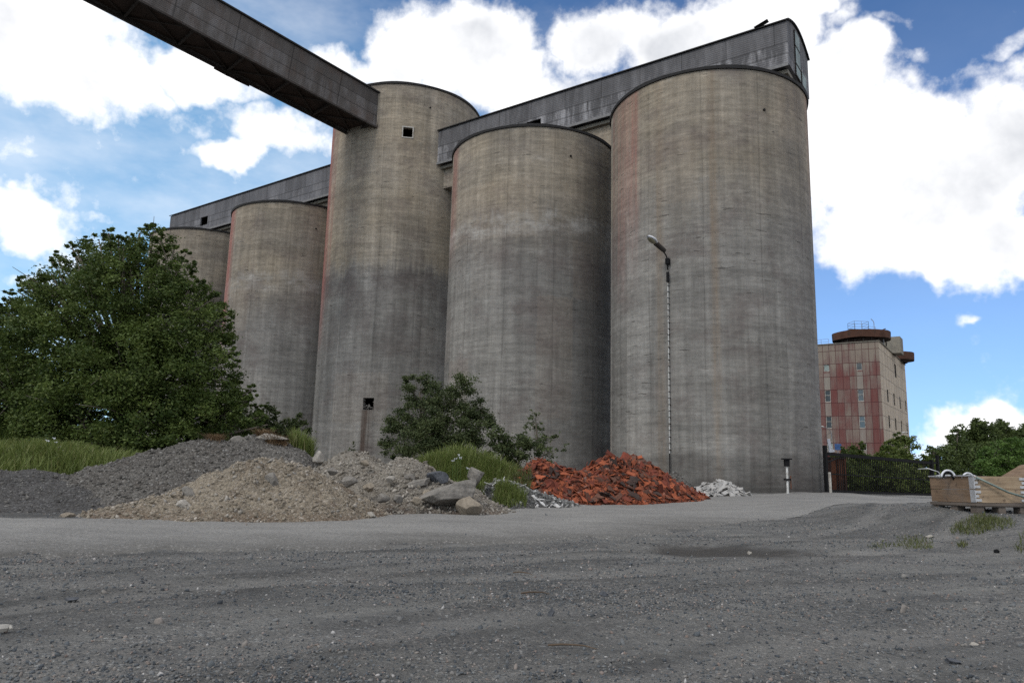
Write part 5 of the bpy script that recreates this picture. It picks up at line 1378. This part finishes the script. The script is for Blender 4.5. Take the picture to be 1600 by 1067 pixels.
rock('rock', 'upright pale block of rock above the grassy debris heap', 743, 742, 16.2, 27, 24, RK[0], 1, .9, group=G_R)
rock('rock', 'squarish tan boulder at the right foot of the brown rubble heap', 733, 789, 13.55, 42, 26, RK[1], 2, .8, group=G_R)
rock('rock', 'large flat grey slab leaning over the tan boulder', 703, 770, 13.75, 92, 26, RK[0], 3, .55, tilt=-.25, group=G_R)
rock('slate_slab', 'dark blue grey slate slab lying on the rubble heap', 683, 743, 14.5, 34, 15, RK[3], 4, .9, tilt=.12, planes=8)
rock('rock', 'grey jagged rock in the left of the brown rubble heap', 546, 751, 13.9, 24, 14, RK[0], 5, group=G_R)
rock('rock', 'dark pointed rock at the foot of the brown rubble heap', 599, 777, 13.5, 20, 12, RK[0], 6, group=G_R)
rock('rock', 'grey rock half buried in the middle of the rubble foot', 622, 778, 13.5, 15, 11, RK[0], 7, group=G_R)
rock('rock', 'rounded tan rock in the rubble foot left of the large slab', 650, 781, 13.4, 18, 11, RK[1], 8, group=G_R)
rock('rock', 'oval pale pebble lying alone at the road edge below the tan heap', 578, 804, 12.4, 17, 9, RK[2], 9, group=G_R, planes=24)
rock('rock', 'whitish rock low on the front of the tan heap', 287, 787, 11.3, 30, 13, RK[2], 10, group=G_R)
rock('rock', 'brown grey block above the whitish rock on the tan heap', 297, 771, 11.7, 32, 22, RK[0], 11, group=G_R)
rock('rock', 'flat greyish stone near the top of the tan heap', 424, 748, 12.0, 24, 20, RK[0], 12, group=G_R)
rock('rock', 'grey stone standing on the crest of the grey gravel heap', 371, 686, 15.3, 24, 11, RK[0], 13, group=G_R)
rock('rock', 'long pale clod on the crest of the grey gravel heap', 425, 684, 15.5, 50, 14, RK[2], 14, .6, group=G_R)
rock('rock', 'small pale boulder between the grey heap and the rubble heap', 497, 713, 15.3, 18, 17, RK[2], 15, group=G_R)
rock('rock', 'flat pale stone at the road edge under the tan heap', 488, 808, 11.9, 24, 6, RK[2], 16, group=G_R)
rock('rock', 'tan flat rock at the left tip of the tan heap', 104, 804, 11.0, 22, 8, RK[1], 17, group=G_R)
rock('rock', 'long narrow brown stone on the upper right of the rubble heap', 655, 754, 14.3, 38, 10, RK[0], 18, .5, tilt=-.3, group=G_R)
for i, (px, py, Y, w, h, q) in enumerate(((520, 735, 14.5, 16, 10, 0), (570, 722, 14.9, 14, 8, 1), (575, 760, 13.9, 20, 12, 1), (640, 745, 14.4, 18, 10, 0), (668, 770, 13.9, 16, 10, 1), (610, 748, 14.2, 14, 9, 2), (535, 775, 13.4, 14, 9, 1), (360, 765, 11.9, 15, 9, 1), (325, 790, 11.4, 12, 7, 2), (455, 775, 12.0, 13, 8, 1), (500, 785, 12.3, 12, 7, 1), (240, 797, 11.3, 14, 6, 1), (395, 735, 12.3, 12, 7, 1), (475, 745, 12.5, 13, 8, 2), (545, 797, 12.7, 12, 6, 2))):
    o = rock('rock', 'fist sized stone among the rubble of the two brown heaps', px, py, Y, w, h, RK[q], 100 + i, group='smaller stones in the rubble heaps')
# stones, sticks and scraps on the open gravel
def gpt(px, py):
    d = ray(px, py); s = -CAMZ / d[2]
    for _ in range(12):
        p = np.array([0, 0, CAMZ]) + d * s; s -= (p[2] - float(ground_z(p[0], p[1]))) / d[2] * .8
    return np.array([0, 0, CAMZ]) + d * s
def yard_rock(label, px, py, w, h, mat, seed, name='rock'):
    p = gpt(px, py); return rock(name, label, px, py - h * .45, p[1], w, h, mat, seed, .8, sink=.3, planes=14)
yard_rock('blue grey stone on the gravel, centre of the yard', 943, 931, 15, 9, RK[3], 201)
yard_rock('dark thin splinter of stone standing up from the gravel', 861, 962, 11, 12, RK[3], 202)
yard_rock('dark lump lying on the gravel below the wooden crate', 1557, 863, 9, 6, M['black'], 203, 'lump')
yard_rock('white stone lying in the damp brown hollow', 1171, 865, 7, 4, RK[2], 204)
yard_rock('flat dark stone on the gravel at the lower right', 1490, 1036, 20, 8, RK[3], 205)
yard_rock('flat dark stone on the gravel at the left', 112, 938, 20, 5, RK[3], 206)
yard_rock('white chip on the gravel below the grass tuft of the crate', 1453, 839, 12, 4, RK[2], 207)
yard_rock('pale flat stone on the gravel at the far lower right', 1522, 1008, 14, 5, RK[2], 208)
def stick(label, a, b, rad, mat, name='twig', lift=.012):
    A, B = gpt(*a), gpt(*b); m = MB(); mid = (A + B) / 2 + [0.01, .02, .008]
    o = np.array(A); m.tube([np.zeros(3) + K3 * lift, (A + mid) / 2 - o + [.004, -.01, lift + .006], mid - o + K3 * lift, (mid + B) / 2 - o + [0, .01, lift + .004], B - o + K3 * lift], [rad, rad, rad * .9, rad * .7, rad * .4], 6)
    x = m.build(name, mat); x.location = tuple(A); return tag(x, label, 'twig' if name == 'twig' else 'stick')
stick('brown twig lying on the gravel left of the blue grey stone', (814, 929), (858, 930), .007, M['twig'])
stick('dark thin twig on the gravel at the bottom centre', (856, 1011), (932, 1017), .006, M['twig'])
stick('short pale piece of wood on the gravel at the left edge', (-12, 991), (16, 989), .022, M['pale_wood'] if 'pale_wood' in M else M['frame_w'], 'stick', .02)
stick('thin dark twig on the gravel far left of the damp hollow', (802, 896), (832, 900), .006, M['twig'])

# ------------------------------------------------------------------ grasses
def ground_patch(px0, px1, Y0, Y1, n, r, zf=None):
    n = int(n * 1.9); Y = r.uniform(Y0, Y1, n); px = r.uniform(px0, px1, n)
    e = 1.0 - np.hypot((px - (px0 + px1) / 2) / (px1 - px0) * 2, (Y - (Y0 + Y1) / 2) / (Y1 - Y0) * 2) + 1.1 * fbm(px * .05, Y * 1.7, 3, 91)
    k = r.random(n) < sst(-.15, .45, e); Y, px, n = Y[k], px[k], int(k.sum()); X = (px - 800) / FPX * Y * 1.0
    z = (zf or ground_z)(X, Y); return np.stack([X, Y, z], -1)
r_ = np.random.default_rng(90)
def over(hps):
    def f(x, y):
        z = ground_z(x, y)
        for h in hps: z = np.maximum(z, h.z(x, y))
        return z
    return f
hM = Heap([bump_at(722, 716, 20.3, 2.0, 1.7, 0, .0), bump_at(760, 735, 19.6, 1.5, 1.2), bump_at(680, 735, 19.6, 1.5, 1.2)], .06, 95, .03)
hN = Heap([bump_at(20, 716, 17.6, 3.2, 2.2), bump_at(-110, 712, 17.6, 3.2, 2.4), bump_at(90, 728, 17.4, 1.9, 1.8)], .06, 96, .03)
M['soil'] = pilemat('dark_soil', (0.075, 0.062, 0.045), (0.05, 0.042, 0.03), (0.10, 0.09, 0.07))
for hp_, lab_ in ((hM, 'grassy mound of dark soil before the round bush'), (hN, 'grassy mound of dark soil below the big tree')):
    V_, Q_ = hp_.grid(.1); o_ = mesh_obj('soil_mound', V_, Q_, M['soil'], None, True); tag(o_, lab_, 'mound')
P = np.concatenate([hN.sample(15000, r_, .02), ground_patch(40, 165, 16.2, 18.5, 2500, r_, over([hN, hL, hA]))])
grass('grass', 'tall green meadow grass at the left edge under the big tree', P, .52, r_, LM['grass'], .55, .010)
P = np.concatenate([hM.sample(9000, r_, .0), ground_patch(650, 800, 17.4, 20.0, 4200, r_, over([hC, hD, hM]))])
P[:, 2] -= .02; grass('grass', 'bright green tall grass in front of the round dark bush', P, .55, r_, LM['grass'], .55, .010)
P = ground_patch(462, 498, 15.8, 17.0, 900, r_, over([hA, hC])); grass('grass', 'green grass tuft in the gap right of the grey gravel heap', P, .50, r_, LM['grass'], .35, .010)
P = ground_patch(772, 828, 15.6, 16.6, 1500, r_, over([hD])); P = P[np.abs(P[:, 0] - .0 + .0) < .42]; grass('grass', 'green tuft of grass growing from the small debris heap', P, .28, r_, LM['grass'], .6, .007)
P = ground_patch(742, 764, 16.0, 16.8, 380, r_, over([hD])); grass('grass', 'small yellow green grass clump beside the upright pale block', P, .32, r_, LM['grass'], .5, .008)
P = ground_patch(792, 835, 17.4, 18.6, 900, r_, over([hD, hE])); grass('grass', 'reddish green grass at the left edge of the tile heap', P, .34, r_, LM['grassdull'], .5, .008)
P = np.concatenate([ground_patch(1475, 1575, 10.8, 12.3, 1000, r_), ground_patch(1500, 1540, 11.6, 12.7, 300, r_)]); grass('grass', 'dull green weeds in front of the wooden crate', P, .075, r_, LM['grassdull'], .9, .004)
P = np.concatenate([ground_patch(1385, 1450, 9.8, 11.4, 420, r_), ground_patch(1345, 1400, 9.6, 10.8, 90, r_)]); grass('grass', 'thin worn grass patch left of the crate weeds', P, .045, r_, LM['grassdull'], 1.0, .004)
P = ground_patch(1565, 1660, 9.0, 10.9, 700, r_); grass('grass', 'worn grass at the right edge below the crate', P, .09, r_, LM['grassdull'], .9, .005)
P = ground_patch(1480, 1500, 9.9, 10.4, 90, r_); grass('grass', 'few trodden blades of grass on the gravel bank', P, .06, r_, LM['grassdull'], .9, .005)
P = ground_patch(330, 358, 15.0, 15.7, 500, r_, hA.z); grass('dry_grass', 'tuft of dry reddish grass on the crest of the grey heap', P, .15, r_, LM['dry'], 2.0, .005)
P = ground_patch(405, 455, 15.2, 15.8, 900, r_, hA.z); grass('dry_grass', 'wide mat of dry grass hanging on the right of the grey crest', P, .16, r_, LM['dry'], 2.2, .005)
P = ground_patch(640, 668, 18.6, 19.4, 260, r_); grass('dry_grass', 'dry pale stalks at the foot of the round dark bush', P, .65, r_, LM['dry'], .5, .006)
p_ = at(553, 700, 34); 
tree('weed', 'single upright weed at the base of the tall tower silo', 'weed', (p_[0], p_[1], float(ground_z(p_[0], p_[1]))), [pl(552, 692, 34, 3.5), pl(552, 699, 34, 5), pl(546, 703, 34, 4), pl(553, 708, 34, 6)], 120, .09, LM['bush'], 33, trunk=.02, hollow=.2)
def umbels(name, label, spots, Y, h):
    m = MB(); r = random.Random(4); st = MB()
    c0 = at(*spots[0], Y); g0 = float(ground_z(c0[0], c0[1])); b = empty(name, (c0[0], c0[1], g0), label, 'flowers')
    for (px, py) in spots:
        p = at(px, py, Y) - np.array([c0[0], c0[1], g0]); st.tube([p * [1, 1, 0], p], .006, 4)
        for k in range(7): m.box(p + np.array([r.uniform(-.035, .035), r.uniform(-.035, .035), r.uniform(-.02, .02)]), (.018, .018, .016))
    m.build('blossom', M['white_plastic'], b); st.build('stem', M['stem'], b)
M['stem'] = simple('green_stem', (0.06, 0.10, 0.025), .7)
umbels('white_flowers', 'white umbel flowers in the grass before the round bush', [(712, 716), (716, 711), (708, 719), (720, 715), (731, 731)], 18.2, .7)
umbels('white_flowers', 'white umbel flowers at the right of the tall grass by the big tree', [(92, 698), (84, 685), (88, 690), (97, 704), (75, 688), (103, 710)], 17.0, .7)

# ------------------------------------------------------------------ wooden crates at the right
def wood(name, a, b):
    m, t, bs = mat_new(name); oc = t.add('ShaderNodeTexCoord', out=3); s = t.add('ShaderNodeSeparateXYZ', {0: oc}, None)
    p = t.add('ShaderNodeCombineXYZ', {0: t.math('MULTIPLY', t.math('ADD', s.outputs[0], s.outputs[1]), 1.2), 1: t.math('MULTIPLY', s.outputs[2], 26.0), 2: 0.0})
    g = t.noise(p, 1.0, 5.0, .6, .4); n = t.noise(oc, 3.0, 4.0, .6)
    c = t.mix(t.rng(g, .35, .65), a, b); c = t.mul(c, t.rng(n, .3, .7, .78, 1.15)); kn = t.noise(oc, 9.0, 2.0, .5)
    c = t.mix(t.rng(kn, .64, .72, 0, .6), c, (.06, .035, .02)); c = t.mix(t.rng(t.noise(oc, 2.2, 7.0, .7), .5, .66, 0, .5), c, (.13, .11, .095)); finish(t, bs, c, .8, g, .3, .004, .25); return m
M['wood_warm'] = wood('pale_pine', (0.40, 0.305, 0.205), (0.27, 0.195, 0.125))
M['wood_dull'] = wood('dull_pine', (0.205, 0.140, 0.092), (0.14, 0.095, 0.062))
M['wood_grey'] = wood('weathered_wood', (0.15, 0.125, 0.105), (0.095, 0.08, 0.068))
def crate():
    Y = 13.0; p = at(1527, 795, Y); z0 = float(ground_z(p[0] + .3, p[1] + .3)) - .02
    th = math.radians(4); rx = np.array([math.cos(th), math.sin(th), .012]); ly = np.array([-math.sin(th), math.cos(th), -.035]); up = np.cross(rx, ly)
    rx /= np.linalg.norm(rx); ly = np.cross(up, rx); up /= np.linalg.norm(up); ly /= np.linalg.norm(ly)
    k = empty('wooden_crate', (p[0], p[1], z0), 'pale wooden pallet crate with metal corners, standing on the gravel bank', 'crate')
    A, B, hb, z1 = 0.95, 1.22, .235, .185; fr = (rx, ly, up)
    P = lambda a, b, c: rx * a + ly * b + up * c
    for i, a in enumerate((.07, A / 2, A - .07)):
        for b in (.09, B / 2, B - .09): m = MB(); m.box(P(a, b, .065), (.13, .17, .10), fr); m.build('pallet_block', M['wood_grey'], k)
        m = MB(); m.box(P(a, B / 2, .005), (.12, B, .022), fr); m.build('pallet_runner', M['wood_grey'], k)
    for b in np.linspace(.06, B - .06, 8): m = MB(); m.box(P(A / 2, b, .128), (A, .13, .022), fr); m.build('deck_board', M['wood_grey'], k)
    m = MB(); m.box(P(A / 2, B / 2, z1 - .024), (A + .05, B + .05, .05), fr); m.build('base_rim', M['wood_grey'], k)
    for lv in range(2):
        zc = z1 + .004 + hb * (lv + .5)
        for b in (.013, B - .013): m = MB(); m.box(P(A / 2, b, zc), (A - .055, .025, hb - .008), fr); m.build('front_board' if b < 1 else 'back_board', M['wood_warm'], k)
        for a in (.013, A - .013): m = MB(); m.box(P(a, B / 2, zc), (.025, B - .0, hb - .008), fr); m.build('side_board', M['wood_dull'], k)
        # thin split lines of the front: two boards a level
        for (a, b, d1) in ((0.0, 0.0, 1), (A, 0.0, -1)):
            for j in range(3):
                zz = zc + (j - 1) * .072
                m = MB(); m.box(P(a + d1 * (.03 if j % 2 else .05), -.006, zz), (.06 if j % 2 else .10, .012, .045), fr); m.build('corner_hinge', M['galv'], k)
            m = MB(); m.box(P(a - d1 * .008, .05, zc), (.014, .13, hb - .02), fr); m.build('corner_plate', M['galv'], k)
    m = MB(); m.box(P(-.006, B / 2, z1 + 2 * hb + .012), (.05, B, .022), fr); m.build('edge_strip', M['galv'], k)
    top = z1 + 2 * hb
    base = np.array([p[0], p[1], z0])
    def thing_tube(name, label, cat, pts, rad, mat, flat=False):
        pts = [base + q for q in pts]; o0 = pts[0].copy(); m = MB()
        m.tube([q - o0 for q in pts], rad, 10); o = m.build(name, mat, None, True); o.location = tuple(o0); return tag(o, label, cat)
    arc = lambda c, R, a0, a1, n=14, e=rx: [c + e * (R * math.cos(a)) + up * (R * math.sin(a)) for a in np.linspace(a0, a1, n)]
    thing_tube('plastic_hoop', 'large white plastic hoop sticking up out of the crate', 'hoop', arc(P(-.12, .50, top - .02), .13, math.pi * .98, .04), .018, M['white_plastic'])
    thing_tube('rubber_hose', 'black hose curled inside the large white hoop on the crate', 'hose', arc(P(-.11, .52, top - .02), .092, math.pi, .0) + [P(.05, .55, top - .1)], .02, M['black'])
    thing_tube('plastic_hoop', 'smaller white bent pipe right of the large hoop on the crate', 'hoop', arc(P(.12, .30, top - .05), .11, math.pi * .95, .35), .016, M['white_plastic'])
    thing_tube('cable', 'thin grey cable arching from the left end of the crate', 'cable', [P(-.05, .7, top - .05), P(-.14, .75, top + .09), P(-.26, .85, top + .15), P(-.40, .95, top + .14)], .008, M['galv'])
    thing_tube('metal_pipe', 'long grey green metal pipe leaning across the front of the crate', 'pipe', [P(.02, -.045, top - .02), P(.55, -.10, top - .28), P(1.25, -.22, .16)], .019, M['pipe'])
    r = np.random.default_rng(8); v, f = ICO3                         # crumpled foil and black sacks that fill it
    for nm, lab, c, s, mat, cat in (('foil', 'crumpled silvery foil on the left rim of the crate', (.06, .90, top + .0), (.10, .24, .04), M['galv'], 'foil'), ('plastic_sack', 'dark plastic sack filling the crate', (.45, .62, top - .10), (.38, .52, .12), M['black'], 'sack'), ('plastic_sheet', 'white crumpled plastic sheet on the crate edge', (.24, .42, top - .02), (.12, .12, .05), M['white_plastic'], 'plastic sheet')):
        rad = 1 + .9 * fbm(v[:, 0] * 2.3 + v[:, 2] * 1.3, v[:, 1] * 2.3 + c[0] * 9, 4, 5, .65)
        V = v * rad[:, None] * s; V = V[:, [0]] * rx + V[:, [1]] * ly + V[:, [2]] * up
        o = mesh_obj(nm, V, f, mat); o.location = tuple(base + P(*c)); tag(o, lab, cat)
    # second crate behind, at the picture's right edge
    q = at(1672, 782, 16.2); zq = float(ground_z(q[0], q[1]))
    b = empty('wooden_box', (q[0], q[1], zq), 'weathered grey wooden box with a sloping top, behind the crate', 'crate', rz=.08)
    prof = [(-.95, .15), (.9, .15), (.9, .98), (.15, 1.0), (-.2, .93), (-.95, .52)]
    n = len(prof); V = [(x, y, z) for y in (0, 1.1) for (x, z) in prof]; Fq = [list(range(n)), [n + i for i in range(n)][::-1]] + [[i, n + i, n + (i + 1) % n, (i + 1) % n] for i in range(n)]
    mesh_obj('body', V, [f_[::-1] for f_ in Fq], M['wood_dull'], b)
    m = MB(); m.tube([(-.97, -.03, .54), (-.2, -.03, .95), (.15, -.03, 1.02), (.92, -.03, 1.0)], .02, 6); m.build('edge_rail', M['railing'], b)
    m = MB(); m.box((.02, -.03, .55), (.06, .05, .8)); m.build('batten', M['railing'], b)
    for x in (-.7, .0, .7): m = MB(); m.box((x, .55, .06), (.14, 1.0, .16)); m.build('foot', M['wood_grey'], b)
    m = MB(); m.tube([(-.25, .3, .9), (-.25, .3, 1.22), (1.3, .3, 1.24)], .013, 6); m.build('pipe_rail', M['railing'], b)
M['pipe'] = simple('grey_green_pipe', (0.16, 0.20, 0.18), .45, .2, 10, metal=.3)
crate()
